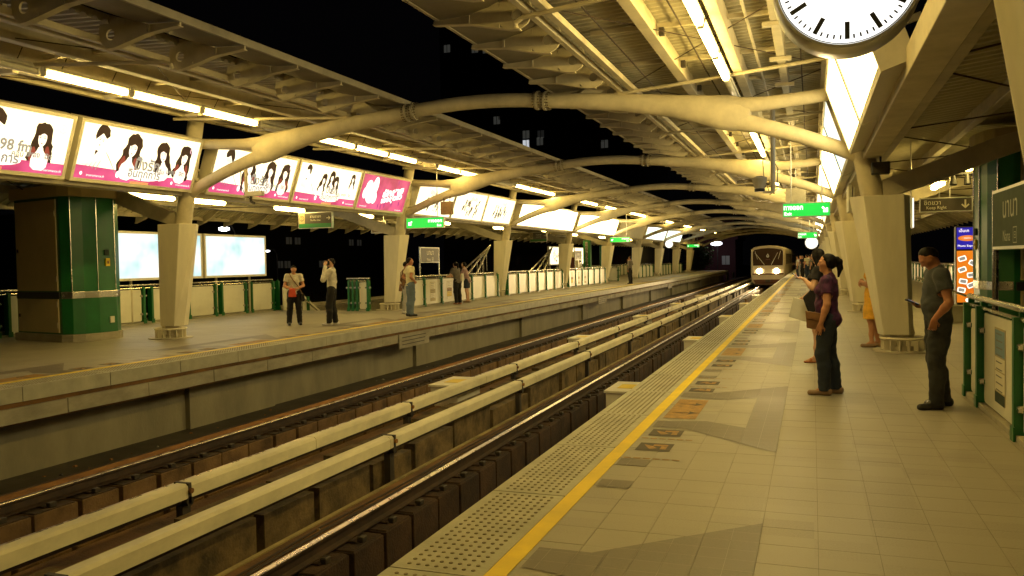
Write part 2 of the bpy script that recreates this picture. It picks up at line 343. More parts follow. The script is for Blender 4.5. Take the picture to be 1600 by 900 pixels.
# conductor (third) rails with cream covers in lengths
for x, lb in ((-.5, 'cream covered conductor rail of the far track, left of the pair'), (.5, 'cream covered conductor rail of the near track, right of the pair')):
    t = thing('conductor_rail', lb, 'conductor rail', (x, 0, 0), group='conductor rails between the two tracks')
    y = -2.97 if x < 0 else -2.7
    pts = [(-.09, -.965), (-.09, -.835), (-.06, -.805), (.06, -.805), (.09, -.835), (.09, -.965), (.072, -.965), (.072, -.86), (-.072, -.86), (-.072, -.965)]
    me = None
    while y < 120:
        if me is None:
            m1 = MB(); m1.prism(pts, .004, 6.33, 'cover'); o = m1.build('cover', t, (0, y, 0)); me = o.data
        else: share(me, 'cover', t, (.004*(rnd()-.5), y, .003*(rnd()-.5)), (0, 0, .0006*(rnd()-.5)))
        y += 6.345
    m1 = MB(); m1.box(-.03, .03, -3, 125, -1.02, -.915, 'raildark'); m1.build('conductor_bar', t)
    bm_ = None; y = 1.9 if x < 0 else 4.75
    while y < 110:
        if bm_ is None:
            m1 = MB(); m1.box(-.045, .045, -.06, .06, -1.72, -1.05, 'bolt'); m1.tube([(-.10, 0, -1.0), (.10, 0, -1.0)], .055, 'bolt', 8); m1.box(-.10, .10, -.022, .022, -1.03, -.797, 'bolt'); m1.tube([(.095, 0, -.88), (.13, 0, -.88)], .03, 'rust', 8); m1.box(-.16, .16, -.1, .1, -1.719, -1.66, 'bolt')
            o = m1.build('bracket', t, (0, y, 0)); bm_ = o.data
        else: share(bm_, 'bracket', t, (0, y, 0))
        y += 5.35
# beige equipment boxes on the track bed
def eqbox(loc, label, L_=1.2):
    t = thing('equipment_box', label, 'track box', loc, group='beige equipment boxes beside the rails')
    m1 = MB(); m1.box(-.3, .3, 0, L_, 0, .40, 'clad'); m1.build('box_body', t, bevel=.02)
    m1 = MB(); m1.box(-.33, .33, -.03, L_+.03, .401, .44, 'clad'); m1.build('lid', t)
    m1 = MB(); m1.box(-.16, .16, .35, L_-.35, .441, .446, 'yellow'); m1.build('yellow_stripe', t)
    m1 = MB(); m1.disc((-.08, -.006, .2), .045, 'y', .012, 'bolt', 12); m1.build('lock', t)
    for s in (-.2, .2):
        m1 = MB(); m1.box(s-.05, s+.05, .1, L_-.1, -.5, 0, 'bolt'); m1.build('leg', t)
for i in range(5):
    eqbox((2.62, 15.25+10.14*i, -1.35), '%s beige equipment box from the camera beside the near rail' % ORD[i])
    eqbox((-1.0, 15.2+10.14*i, -1.35), '%s beige equipment box from the camera behind the conductor rails' % ORD[i])

# ================================================================== PLATFORMS
tile_me = None
def tiles_mesh(x0, nx, y0, ny, s, skip):
    m1 = MB(); g = .0013
    for i in range(nx):
        for j in range(ny):
            a, b = x0+.3*i+g, x0+.3*(i+1)-g; c, d = y0+.3*j+g, y0+.3*(j+1)-g
            if skip(a+.15, c+.15): continue
            z = -.0008*rnd()
            x_0, x_1 = (a, b) if s > 0 else (-b, -a)
            m1.add([(x_0, c, z), (x_1, c, z), (x_1, d, z), (x_0, d, z), (x_0, c, -.004), (x_1, c, -.004), (x_1, d, -.004), (x_0, d, -.004)], [(0, 1, 2, 3), (0, 4, 5, 1), (1, 5, 6, 2), (2, 6, 7, 3), (3, 7, 4, 0)], 'tile')
    return m1
HOLE = {'right': (7.80, 11.4, -6.0, 9.6), 'left': (7.35, 11.4, 24.6, 58.0)}
PLAT = {}
for side, s in SIDES:
    hx0, hx1, hy0, hy1 = HOLE[side]
    mb = MB()
    def bx(a, b, y0, y1, z0, z1, m): mb.box(min(s*a, s*b), max(s*a, s*b), y0, y1, z0, z1, m)
    bx(4.461, hx0, Y0, YE, -.5, -.0030, 'grout'); bx(hx0, hx1, hy1, YE, -.5, -.0030, 'grout')
    if hy0 > Y0: bx(hx0, hx1, Y0, hy0, -.5, -.0030, 'grout')
    bx(hx1, 12.2, Y0, YE, -.5, -.0030, 'grout')
    plat = mb.build('platform_'+side); PLAT[side] = plat
    tag(plat, '%s platform with grey granite floor tiles' % side, kind='structure')
    mb = MB(); mb.box(min(s*4.6, s*4.9), max(s*4.6, s*4.9), Y0, YE, -2.1, -.5, 'wallc')
    for k in range(14):                              # buttress pilasters with recessed joints
        y = 2.9+9.05*k; mb.box(min(s*4.5, s*4.6), max(s*4.5, s*4.6), y, y+2.5, -2.1, -.5, 'wallc')
    mb.build('edge_wall', plat)
    # void below stairs
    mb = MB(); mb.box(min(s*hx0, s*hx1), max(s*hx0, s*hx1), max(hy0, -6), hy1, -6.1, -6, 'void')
    n_st = 24
    for k in range(n_st):                            # stair flight going down away from its mouth
        d = .29*k; zt = -.165*(k+1)
        y0 = hy1-d-.29 if side == 'right' else hy0+d
        mb.box(min(s*(hx0+.05), s*(hx1-.05)), max(s*(hx0+.05), s*(hx1-.05)), y0, y0+.29, -6, zt, 'wallc')
    mb.build('stair_flight', plat)
    # edge slabs + fascia panels
    m1 = MB(); m1.box(0, .505, .006, 1.474, -.20, 0, 'slab'); sl = None; m2 = MB(); m2.box(0, .05, .005, 1.52, -.47, -.265, 'concrete')
    k = 0; y = .78-1.48*3; fo = None
    while y < YE-1:
        xx = s*3.95 if s > 0 else -4.457
        if sl is None: o = m1.build('edge_slab', plat, (xx, y, 0)); sl = o.data
        else: share(sl, 'edge_slab', plat, (xx, y, -.002*rnd()))
        b = plat.children[-1] if False else None
        y += 1.48
    y = 1.22-1.53*3
    while y < YE-1:
        xx = s*3.93 if s > 0 else -3.98
        if fo is None: o = m2.build('fascia_panel', plat, (xx, y, 0)); fo = o.data
        else: share(fo, 'fascia_panel', plat, (xx+s*.006*(rnd()-.5), y, .004*(rnd()-.5)))
        y += 1.53
    mb = MB(); mb.box(min(s*3.99, s*4.46), max(s*3.99, s*4.46), Y0, YE, -.5, -.205, 'bed'); mb.build('edge_beam', plat)
    # studs
    mb = MB(); mb_n = 0
    def stud(x, y, n=8):
        mb.add([(x+.0125*math.cos(2*PI*k/n), y+.0125*math.sin(2*PI*k/n), 0.0005) for k in range(n)]+[(x+.009*math.cos(2*PI*k/n), y+.009*math.sin(2*PI*k/n), .005) for k in range(n)],
               [tuple(range(n, 2*n))]+[(k, (k+1) % n, n+(k+1) % n, n+k) for k in range(n)], 'dot')
    y = .78-1.48*2
    while y < 62:
        ny = 21
        for j in range(ny):
            for i in range(8): stud(s*(4.03+.051*i), y+.07+.067*j, 8 if y < 14 else 5)
        y += 1.48
    tag(mb.build('tactile_studs', plat), kind='stuff')
    # tiles
    if side == 'right':
        tm = MB(); g = .0013; tm.add([(g, g, 0), (.3-g, g, 0), (.3-g, .3-g, 0), (g, .3-g, 0), (g, g, -.004), (.3-g, g, -.004), (.3-g, .3-g, -.004), (g, .3-g, -.004)], [(0, 1, 2, 3), (0, 4, 5, 1), (1, 5, 6, 2), (2, 6, 7, 3), (3, 7, 4, 0)], 'tile')
        first = None
        for i in range(10):
            for j in range(30):
                l = (4.52+.3*i, 3.74+.3*j, -.0008*rnd())
                if first is None: first = tm.build('floor_tile', plat, l)
                else: share(first.data, 'floor_tile', plat, l)
        skip = lambda x, y: (x < 7.52 and 3.74 < y < 12.74) or (7.78 < x < 11.4 and y < 9.64)
    else: skip = lambda x, y: (7.3 < x < 11.4 and y > 24.4)
    m1 = tiles_mesh(4.52, 25, -.46, 150, s, skip)
    hx = HOLE[side]
    for (a, b, c, d) in (((4.52, 12.02, 44.54, YE),) if side == 'right' else ((4.52, 7.3, 44.54, YE), (7.3, 11.4, 58, YE), (11.4, 12.02, 24.5, YE))):
        m1.box(min(s*a, s*b), max(s*a, s*b), c, d, -.004, -.001, 'tile')
    tag(m1.build('floor_tiles_beyond', plat), kind='stuff')
    # painted line and markings
    mb = MB(); mb.box(min(s*4.462, s*4.57), max(s*4.462, s*4.57), Y0, YE, -.012, .003, 'yellow'); mb.build('yellow_line', plat)
    def clip(P, ax, v, keep):
        o = []
        for a, b in zip(P, P[1:]+P[:1]):
            ia, ib = (a[ax]-v)*keep >= 0, (b[ax]-v)*keep >= 0
            if ia: o.append(a)
            if ia != ib: t_ = (v-a[ax])/(b[ax]-a[ax]); o.append((a[0]+(b[0]-a[0])*t_, a[1]+(b[1]-a[1])*t_))
        return o
    def sheet(mb, pts, z, m):
        if m == 'tile_dark' and .5 < sum(p[1] for p in pts)/len(pts) < 30:
            for i_ in range(int((min(p[0] for p in pts)-4.52)/.15)-1, 9):
                for j_ in range(int((min(p[1] for p in pts)-.14)/.15)-1, int((max(p[1] for p in pts)-.14)/.15)+2):
                    Q = pts
                    for ax, v, kp in ((0, 4.52+.15*i_+.0012, 1), (0, 4.67+.15*i_-.0012, -1), (1, .14+.15*j_+.0012, 1), (1, .29+.15*j_-.0012, -1)):
                        Q = clip(Q, ax, v, kp) if Q else Q
                    if len(Q) > 2: sheet0(mb, Q, z-.0003*rnd(), m)
        else: sheet0(mb, pts, z, m)
    def sheet0(mb, pts, z, m): mb.add([(s*p[0], p[1], z) for p in (pts if s > 0 else pts[::-1])], [tuple(range(len(pts)))], m)
    n_d = 0; yc = 8.63-5.43*2
    while yc < 104:
        mb = MB(); Z = .0035
        for q in (-1, 1):
            T = lambda pts: [(x, yc+q*y) for x, y in (pts if q > 0 else pts[::-1])]
            sheet(mb, T([(4.60, .73), (5.05, .63), (4.89, 1.03), (4.60, 1.03)]), Z, 'tile_dark')
            sheet(mb, T([(5.05, .63), (5.42, .86), (5.72, 1.79), (4.89, 1.03)]), Z, 'tile_dark')
            sheet(mb, T([(5.42, 0), (5.72, 0), (5.72, 1.79), (5.42, .86)]), Z, 'tile_dark')
            for d in ((1.12, 1.70) if yc > 4 else ()):
                sheet(mb, T([(4.63, d), (4.91, d), (4.91, d+.28), (4.63, d+.28)]), Z, 'markdark')
                # chevron arrow leading diagonally away from the doors
                c = (4.77, d+.14)
                sheet(mb, T([(c[0]-.10, c[1]-.07), (c[0]-.02, c[1]-.02), (c[0]+.03, c[1]+.05), (c[0]-.03, c[1]+.09), (c[0]-.06, c[1]+.03)]), Z+.002, 'orange')
                sheet(mb, T([(c[0]-.02, c[1]-.09), (c[0]+.10, c[1]-.09), (c[0]+.10, c[1]+.08), (c[0]+.05, c[1]+.08), (c[0]+.05, c[1]-.03), (c[0]-.02, c[1]-.03)]), Z+.002, 'orange')
            for d in ((1.50, 2.24) if yc > 4 else ()):
                for k in range(6): sheet(mb, T([(4.60+.075*k, d), (4.655+.075*k, d), (4.655+.075*k, d+.03), (4.60+.075*k, d+.03)]), Z, 'orange')
            sheet(mb, T([(4.59, 2.3), (4.82, 2.3), (4.82, 2.5), (4.59, 2.5)]), Z, 'tile_dark')
        sheet(mb, [(4.62, yc-.56), (4.93, yc-.56), (4.93, yc+.56), (4.62, yc+.56)], Z, 'orange')
        for d in (-.25, .25):
            sheet(mb, [(4.66, yc+d-.012), (4.86, yc+d-.012), (4.86, yc+d+.012), (4.66, yc+d+.012)], Z+.002, 'markdark')
            sheet(mb, [(4.90, yc+d), (4.82, yc+d+.09), (4.835, yc+d), (4.82, yc+d-.09)], Z+.002, 'markdark')
        mb.build('door_marking', plat); yc += 5.43
    # outer parapet behind the railing line
    mb = MB(); mb.box(min(s*12.0, s*12.2), max(s*12.0, s*12.2), Y0, YE, -.009, .12, 'concrete'); mb.build('outer_kerb', plat)
# small plates hung below the far platform edge
for y0, w, h in ((18.86, 1.75, .36), (39.8, 1.75, .36), (60.9, 1.7, .36)):
    t = thing('edge_plate', {18.86: 'pale notice plate hung below the left platform edge, nearest one', 39.8: 'pale notice plate hung below the left platform edge, middle one', 60.9: 'pale notice plate hung below the left platform edge, farthest one'}[y0], 'plate', (-3.92, y0, -.62), (0, 0, PI/2), 'plates below the left platform edge')
    m1 = MB(); m1.box(0, w, -.02, .005, 0, h, 'concrete'); m1.build('plate', t)
    m1 = MB()
    for k in range(3): rect(m1, .15, w-.3+.05*k, .08+.09*k, .10+.09*k, -.022, 'bolt')
    m1.build('faded_lines', t)

# ================================================================== PILLARS
def make_pillar(label):
    t = thing('station_pillar', label, 'pillar', group='leaning cream pillars carrying the canopies')
    m1 = MB(); m1.tube([(0, 0, .02), (0, 0, .30)], .17, 'steel_d', 16); m1.tube([(0, 0, .25), (-.91, 0, 4.98)], [.185, .165], 'steel', 18)
    m1.disc((-.62, 0, 3.45), .215, 'z', .05, 'steel', 18); m1.disc((-.66, 0, 3.66), .205, 'z', .03, 'steel', 18); m1.disc((-.74, 0, 4.12), .2, 'z', .03, 'steel', 18)
    m1.build('steel_post', t, smooth=True)
    def hx(pts, z): return [(x, y, z) for x, y in pts]
    top = [(-.79, 0), (-.59, -.30), (0, -.30), (.11, 0), (0, .30), (-.59, .30)]; bot = [(-.37, 0), (-.30, -.22), (.08, -.22), (.16, 0), (.08, .22), (-.30, .22)]
    m1 = MB(); m1.loft([hx(bot, .275), hx(top, 2.50)], 'clad'); m1.build('cladding', t, bevel=.012)
    m1 = MB(); m1.disc((0, 0, .012), .46, 'z', .022, 'steel_d', 28); m1.disc((0, 0, .06), .23, 'z', .07, 'steel_d', 20); m1.build('base_plate', t, smooth=True)
    m1 = MB(); n = 28; secs = []
    for k in range(n+1):
        a = 2*PI*k/n; c = Vector((math.cos(a), math.sin(a), 0)); secs.append([tuple(c*(.33+.022*math.cos(b))+Vector((0, 0, .215+.022*math.sin(b)))) for b in (0, PI/2, PI, 3*PI/2)])
    m1.loft(secs, 'clad', caps=False); m1.build('base_ring', t, smooth=True)
    f = None
    for k in range(14):
        if f is None: m1 = MB(); m1.box(.17, .325, -.008, .008, .024, .20, 'clad'); f = m1.build('base_rib', t)
        else: share(f.data, 'base_rib', t, (0, 0, 0), (0, 0, 2*PI*k/14))
    # curved cantilever arm that carries the outer roof
    m1 = MB(); pts = [(-.30, 2.60, .15), (.45, 2.84, .17), (1.3, 3.16, .17), (2.2, 3.42, .13), (3.2, 3.50, .10), (4.2, 3.34, .08), (4.75, 3.12, .05)]
    V = [[(x, -.09, z-h), (x, .09, z-h), (x, .09, z+h), (x, -.09, z+h)] for x, z, h in pts]
    m1.loft(V, 'steel_d'); m1.build('outer_arm', t, bevel=.01)
    return t
for i, y in enumerate(ROWS[:10]):
    for side, s in SIDES:
        if side == 'left' and i == 0: continue
        j = i if side == 'left' else i+1
        lab = '%s platform pillar, %s from the camera' % (side, ORD[j-1])
        if side == 'right' and i == 0: lab = 'nearest leaning cream pillar, cut off by the right edge of the picture'
        if side == 'right' and i == 1: lab = 'large cream clad pillar beside the man looking at his phone'
        if side == 'left' and i == 1: lab = 'cream clad pillar beside the green kiosk on the left platform'
        if side == 'left' and i == 2: lab = 'cream clad pillar left of the man in yellow shirt and jeans'
        if 'PIL' not in globals():
            PIL = make_pillar(lab); PIL.location = (7.58, y, 0); PIL.scale.z = 1.16
        else:
            q = dup(PIL, (s*7.36, y, 0), (0, 0, 0 if s > 0 else PI), lab); q.scale.z = 1

# ================================================================== ARCHES
def lens(p, t, h, w, n=16):                          # elliptic ring in the plane across direction t (x,z)
    t = Vector((t[0], 0, t[1])).normalized(); u = Vector((0, 1, 0)); v = t.cross(u)
    return [tuple(Vector((p[0], 0, p[1]))+u*(w*math.cos(2*PI*k/n))+v*(h*math.sin(2*PI*k/n))) for k in range(n)]
def limb(m1, pts, m, w):
    secs = []
    for i, (x, z, h) in enumerate(pts):
        a = pts[max(i-1, 0)]; b = pts[min(i+1, len(pts)-1)]
        secs.append(lens((x, z), (b[0]-a[0], b[1]-a[1]), h, w if not isinstance(w, list) else w[i]))
    m1.loft(secs, m)
def make_arch(label):
    t = thing('steel_arch', label, 'arch', group='steel arches spanning the tracks')
    m1 = MB(); limb(m1, [(x, 4.585-.046*x*x, .132) for x in np.linspace(-1.34, 1.34, 9)], 'steel', .135); m1.build('crown_tube', t, smooth=True)
    for s in (1, -1):
        m1 = MB()
        limb(m1, [(s*x, z, h) for x, z, h in ((1.34, 4.50, .134), (2.0, 4.44, .142), (2.8, 4.35, .158), (3.6, 4.23, .19), (4.2, 4.115, .245), (4.6, 4.03, .30), (4.85, 3.98, .29), (5.0, 3.95, .20), (5.04, 3.94, .05))], 'steel', [.142, .14, .135, .13, .125, .12, .115, .09, .03])
        limb(m1, [(s*x, z, h) for x, z, h in ((4.3, 4.14, .18), (4.8, 4.125, .145), (5.3, 4.13, .118), (5.9, 4.17, .11), (6.75, 4.24, .11))], 'steel', .10)
        limb(m1, [(s*x, z, h) for x, z, h in ((4.3, 4.05, .2), (4.75, 3.89, .165), (5.2, 3.76, .135), (5.8, 3.56, .125), (6.4, 3.32, .12), (6.9, 3.08, .12))], 'steel', .10)
        m1.build('wishbone', t, smooth=True)
        m1 = MB(); m1.prism([(s*2.0, 4.52), (s*2.35, 4.50), (s*2.62, 4.62), (s*2.6, 4.9), (s*2.42, 4.82)][::s], -.02, .02, 'steel'); m1.build('gusset', t)
        m1 = MB()
        for dx in (-.075, .075): limb(m1, [(s*(1.34+dx+q), 4.585-.046*(1.34+dx+q)**2, .175) for q in (-.022, .022)], 'steel_d', .175)
        m1.build('splice_collar', t, smooth=True)
        m1 = MB()
        for k in range(18):
            a = 2*PI*k/18
            for dx in (-.14, -.10, -.03, .03, .10, .14):
                c = (s*(1.34+dx), .155*math.cos(a), 4.50-.12*dx*1+.155*math.sin(a)); m1.box(c[0]-.010, c[0]+.010, c[1]-.009, c[1]+.009, c[2]-.009, c[2]+.009, 'bolthead')
        tag(m1.build('bolts', t), kind='stuff')
    return t
for i, y in enumerate(ROWS):
    if i == 0: continue                              # row 0 crosses above and behind the picture's top edge
    lab = '%s curved steel arch over the tracks counted from the camera' % ORD[i-1]
    if i == 1: ARCH = make_arch(lab); ARCH.location = (0, y, 0)
    else: dup(ARCH, (0, y, 0), None, lab)
dup(ARCH, (0, ROWS[0], 0), None, 'nearest steel arch, passing over the picture beyond its top edge')

# ================================================================== CANOPIES
YC0, YC1 = ROWS[0]-BAY, ROWS[9]+2.0
def mirror(pts, s): return [(s*x, z) for x, z in (pts if s > 0 else pts[::-1])]
def fin_mesh(s):
    m1 = MB(); a = [(1.46, 4.598), (1.60, 4.588), (1.95, 4.555), (2.35, 4.462)]; top = [(2.35, 4.785), (1.95, 4.665), (1.60, 4.65), (1.46, 4.645)]
    T = .015
    m1.prism(mirror(a+top, s), -T, T, 'steel')
    poly = [(2.35, 4.785), (2.35, 4.462), (2.5, 4.43), (2.63, 4.42), (2.74, 4.49), (2.79, 4.62), (2.72, 4.90)]
    hc = (2.585, 4.60); hr = .072; n = 18; inn = []; out = []
    for k in range(n):
        an = 2*PI*k/n; d = (math.cos(an), math.sin(an)); best = None
        for i in range(len(poly)):
            p, q = poly[i], poly[(i+1) % len(poly)]; ex, ez = q[0]-p[0], q[1]-p[1]; den = d[0]*ez-d[1]*ex
            if abs(den) < 1e-9: continue
            tt = ((p[0]-hc[0])*ez-(p[1]-hc[1])*ex)/den; u = ((p[0]-hc[0])*d[1]-(p[1]-hc[1])*d[0])/den
            if tt > 0 and -1e-6 <= u <= 1+1e-6: best = tt if best is None else min(best, tt)
        inn.append((hc[0]+hr*d[0], hc[1]+hr*d[1])); out.append((hc[0]+best*d[0], hc[1]+best*d[1]))
    V = [(s*p[0], y, p[1]) for y in (-T, T) for r in (inn, out) for p in r]; F = []
    for k in range(n):
        j = (k+1) % n; F += [(k, j, n+j, n+k), (2*n+k, 2*n+j, 3*n+j, 3*n+k), (k, 2*n+k, 2*n+j, j), (n+k, n+j, 3*n+j, 3*n+k)]
    m1.add(V, F, 'steel')
    fl = [(1.46, 4.597), (1.60, 4.587), (1.95, 4.554), (2.35, 4.461), (2.5, 4.429), (2.63, 4.419)]
    V = [[(s*x, -.05, z), (s*x, .05, z), (s*x, .05, z-.012), (s*x, -.05, z-.012)] for x, z in fl]; m1.loft(V, 'steel')
    m1.box(min(s*1.93, s*1.96), max(s*1.93, s*1.96), -.045, .045, 4.56, 4.66, 'steel_d')
    return m1
OUTP = [(6.95, 3.62), (7.6, 3.70), (8.4, 3.80), (9.2, 3.84), (10.0, 3.78), (10.8, 3.62), (11.5, 3.38), (12.1, 3.12)]
for side, s in SIDES:
    t = thing('platform_canopy', 'cream steel canopy with curved fins over the %s platform' % side, 'canopy')
    # inner corrugated deck, one sheet length per bay
    m1 = MB(); prof = []; p = .169; nw = 60
    for k in range(nw): y = k*p; prof += [(y, 0), (y+.055, 0), (y+.085, -.045), (y+.14, -.045)]
    prof.append((nw*p, 0)); n = len(prof)
    zz = lambda x: 4.80+(x-2.75)*.05
    V = [(s*x, y, zz(x)+dz) for x in (2.60, 6.28) for y, dz in prof]+[(s*x, y, zz(x)+.07) for x in (2.60, 6.28) for y in (0, nw*p)]
    F = [(k, k+1, n+k+1, n+k) for k in range(n-1)]+[(2*n, 2*n+1, 2*n+3, 2*n+2)]; F += [tuple([*range(n), 2*n+1, 2*n]), tuple([*range(n, 2*n), 2*n+3, 2*n+2])]
    m1.add(V, F, 'deck'); d0 = None; y = YC0
    # curved edge panel
    m2 = MB(); up_ = [(1.50, 4.668), (1.75, 4.668), (1.95, 4.685), (2.2, 4.73), (2.4, 4.81), (2.72, 4.93)]
    m2.prism(mirror(up_+[(x, z+.05) for x, z in up_[::-1]], s), .004, 10.13, 'edge_sheet')
    m2.prism(mirror([(1.47, 4.655), (1.515, 4.655), (1.515, 4.76), (1.47, 4.76)], s), .002, 10.135, 'steel_d')
    # outer vault with ribs
    m3 = MB(); prof3 = []
    for k in range(40): y3 = k*.2535; prof3 += [(y3, 0), (y3+.19, 0), (y3+.2, -.03), (y3+.243, -.03)]
    prof3.append((10.14, 0)); n3 = len(prof3); V = []
    for x, z in OUTP: V += [(s*x, y3, z+dz) for y3, dz in prof3]
    for x, z in OUTP: V += [(s*x, y3, z+.06) for y3 in (0, 10.14)]
    F = [(j*n3+k, j*n3+k+1, (j+1)*n3+k+1, (j+1)*n3+k) for j in range(len(OUTP)-1) for k in range(n3-1)]; q = n3*len(OUTP)
    F += [(q+2*j, q+2*j+1, q+2*j+3, q+2*j+2) for j in range(len(OUTP)-1)]
    m3.add(V, F, 'deck_w'); dd = [None, None, None]
    for b in range(11):
        y = YC0+BAY*b
        for q_, (mm, nm) in enumerate(((m1, 'roof_sheet'), (m2, 'edge_panel'), (m3, 'outer_roof_sheet'))):
            if dd[q_] is None: dd[q_] = mm.build(nm, t, (0, y, 0), smooth=(q_ == 1))
            else: share(dd[q_].data, nm, t, (0, y, 0))
    # long beams
    for x0, x1, z0, z1, nm, mm in ((2.76, 2.85, 4.52, 4.61, 'edge_rail', 'steel'), (2.98, 3.08, 4.52, 4.61, 'edge_rail', 'steel'), (3.86, 4.02, 4.58, 4.80, 'purlin', 'steel'), (4.80, 4.95, 4.58, 4.86, 'purlin', 'steel'),
                                   (5.50, 5.62, 4.62, 4.90, 'purlin', 'steel'), (6.16, 6.27, 4.66, 4.92, 'purlin', 'steel'), (6.78, 7.05, 3.10, 3.36, 'long_beam', 'steel'), (7.18, 7.30, 3.30, 3.64, 'purlin', 'steel_d'),
                                   (8.35, 8.48, 3.58, 3.77, 'purlin', 'steel_d'), (9.75, 9.88, 3.56, 3.76, 'purlin', 'steel_d'), (11.0, 11.1, 3.30, 3.48, 'purlin', 'steel_d')):
        mm_ = MB()
        for b in range(11): mm_.box(min(s*x0, s*x1), max(s*x0, s*x1), YC0+BAY*b+.006, YC0+BAY*(b+1)-.006, z0, z1, mm)
        mm_.build(nm, t, bevel=.008)
    mm_ = MB(); mm_.prism(mirror([(12.05, 3.02), (12.17, 3.02), (12.17, 3.2), (12.05, 3.2)], s), YC0, YC1, 'steel_d'); mm_.build('gutter', t)
    # fins along the open slot, small cross members, hook tubes, bracing rods
    fm = fin_mesh(s); f0 = None; y = 9.80-1.2675*6
    while y < YC1:
        if f0 is None: f0 = fm.build('roof_fin', t, (0, y, 0))
        else: share(f0.data, 'roof_fin', t, (0, y, 0))
        y += 1.2675
    fo = MB(); fo.prism(mirror([(11.35, 3.42), (12.28, 3.12), (12.32, 2.86), (12.0, 2.97), (11.6, 3.2)], s), -.02, .02, 'steel_d'); fo.prism(mirror([(11.6, 3.19), (12.0, 2.955), (12.32, 2.845), (12.32, 2.86), (12.0, 2.97), (11.6, 3.2)], s), -.05, .05, 'steel'); f1 = None; y = YC0+.4
    while y < YC1:
        if f1 is None: f1 = fo.build('eave_fin', t, (0, y, 0))
        else: share(f1.data, 'eave_fin', t, (0, y, 0))
        y += 1.2675
    jm = MB(); jm.box(min(s*3.09, s*3.85), max(s*3.09, s*3.85), -.03, .03, 4.70, 4.755, 'steel'); jm.box(min(s*4.03, s*4.79), max(s*4.03, s*4.79), -.03, .03, 4.70, 4.755, 'steel'); jm.box(min(s*4.96, s*5.49), max(s*4.96, s*5.49), -.03, .03, 4.72, 4.775, 'steel'); jm.box(min(s*5.63, s*6.15), max(s*5.63, s*6.15), -.03, .03, 4.74, 4.795, 'steel')
    jm.box(min(s*5.40, s*5.72), max(s*5.40, s*5.72), -.05, .05, 4.56, 4.612, 'steel'); jm.box(min(s*4.05, s*4.12), max(s*4.05, s*4.12), -.05, .05, 4.6, 4.7, 'bolt')
    j0 = None; y = 9.45-5*2.028
    while y < YC1:
        if j0 is None: j0 = jm.build('cross_member', t, (0, y, 0))
        else: share(j0.data, 'cross_member', t, (0, y, 0))
        y += 2.028
    hm = MB(); hm.tube([(s*2.62, .06, 4.40), (s*2.62, .03, 4.46), (s*2.72, 0, 4.50), (s*4.0, -.3, 4.53), (s*6.3, -.9, 4.60)], .03, 'steel', 8); h0 = None; y = ROWS[0]
    while y < YC1:
        if h0 is None: h0 = hm.build('cross_tube', t, (0, y, 0))
        else: share(h0.data, 'cross_tube', t, (0, y, 0))
        y += BAY/2
    rm = MB(); rm.tube([(s*3.1, .2, 4.60), (s*6.15, 4.8, 4.66)], .008, 'raildark', 5); rm.tube([(s*6.15, .2, 4.66), (s*3.1, 4.8, 4.60)], .008, 'raildark', 5); r0_ = None; y = ROWS[0]
    rm.tube([(s*7.2, .2, 3.5), (s*11.0, 4.8, 3.3)], .012, 'raildark', 5); rm.tube([(s*11.0, .2, 3.3), (s*7.2, 4.8, 3.5)], .012, 'raildark', 5)
    while y < YC1:
        if r0_ is None: r0_ = rm.build('bracing_rod', t, (0, y, 0))
        else: share(r0_.data, 'bracing_rod', t, (0, y, 0))
        y += BAY/2
    # cable and conduit runs
    cm = MB()
    for x, z in ((3.35, 4.66), (4.35, 4.70), (5.85, 4.70)): cm.tube([(s*x, YC0+2*k, z+.012*math.sin(k*1.7)) for k in range(int((YC1-YC0)/2))], .012, 'raildark', 5)
    cm.tube([(s*5.2, YC0, 4.70), (s*5.2, YC1, 4.70)], .022, 'steel_d', 6); cm.build('conduit', t)

# ================================================================== FLUORESCENT LAMPS
def make_lamp(lit, L_=1.66):
    t = thing('fluorescent_lamp', 'x', 'ceiling lamp')
    m1 = MB(); m1.prism([(-.07, .05), (-.045, .10), (.045, .10), (.07, .05), (.05, .035), (-.05, .035)], .01, L_-.01, 'housing'); m1.build('lamp_housing', t)
    m1 = MB()
    for y in (.02, L_-.05): m1.prism([(-.055, .033), (.055, .033), (.04, -.055), (-.04, -.055)], y, y+.03, 'housing')
    m1.build('end_cap', t)
    m1 = MB(); n = 10
    m1.loft([[(.058*f*math.cos(2*PI*k/n), y, -.012+.048*f*math.sin(2*PI*k/n)) for k in range(n)] for y, f in ((.05, .6), (.08, 1), (L_-.08, 1), (L_-.05, .6))], 'tube' if lit else 'housing'); m1.build('tube', t, smooth=True)
    for y in (.35, L_-.35):
        m1 = MB(); m1.tube([(0, y, .1), (.11, y, .26)], .008, 'raildark', 5); m1.build('hanger', t)
    return t
LITS = [(9.30, 3), (16.55, 3), (23.08, 2), (30.14, 3), (39.6, 2), (44.79, 2), (51.43, 3), (57.9, 1), (64.9, 3), (74.5, 3), (86.0, 3), (99.0, 2)]
proto = {True: None, False: None}
def place_lamp(lit, loc, label, group):
    if proto[lit] is None:
        proto[lit] = make_lamp(lit); proto[lit].location = loc; proto[lit]['label'] = label; proto[lit]['group'] = group
    else: dup(proto[lit], loc, None, label, group)
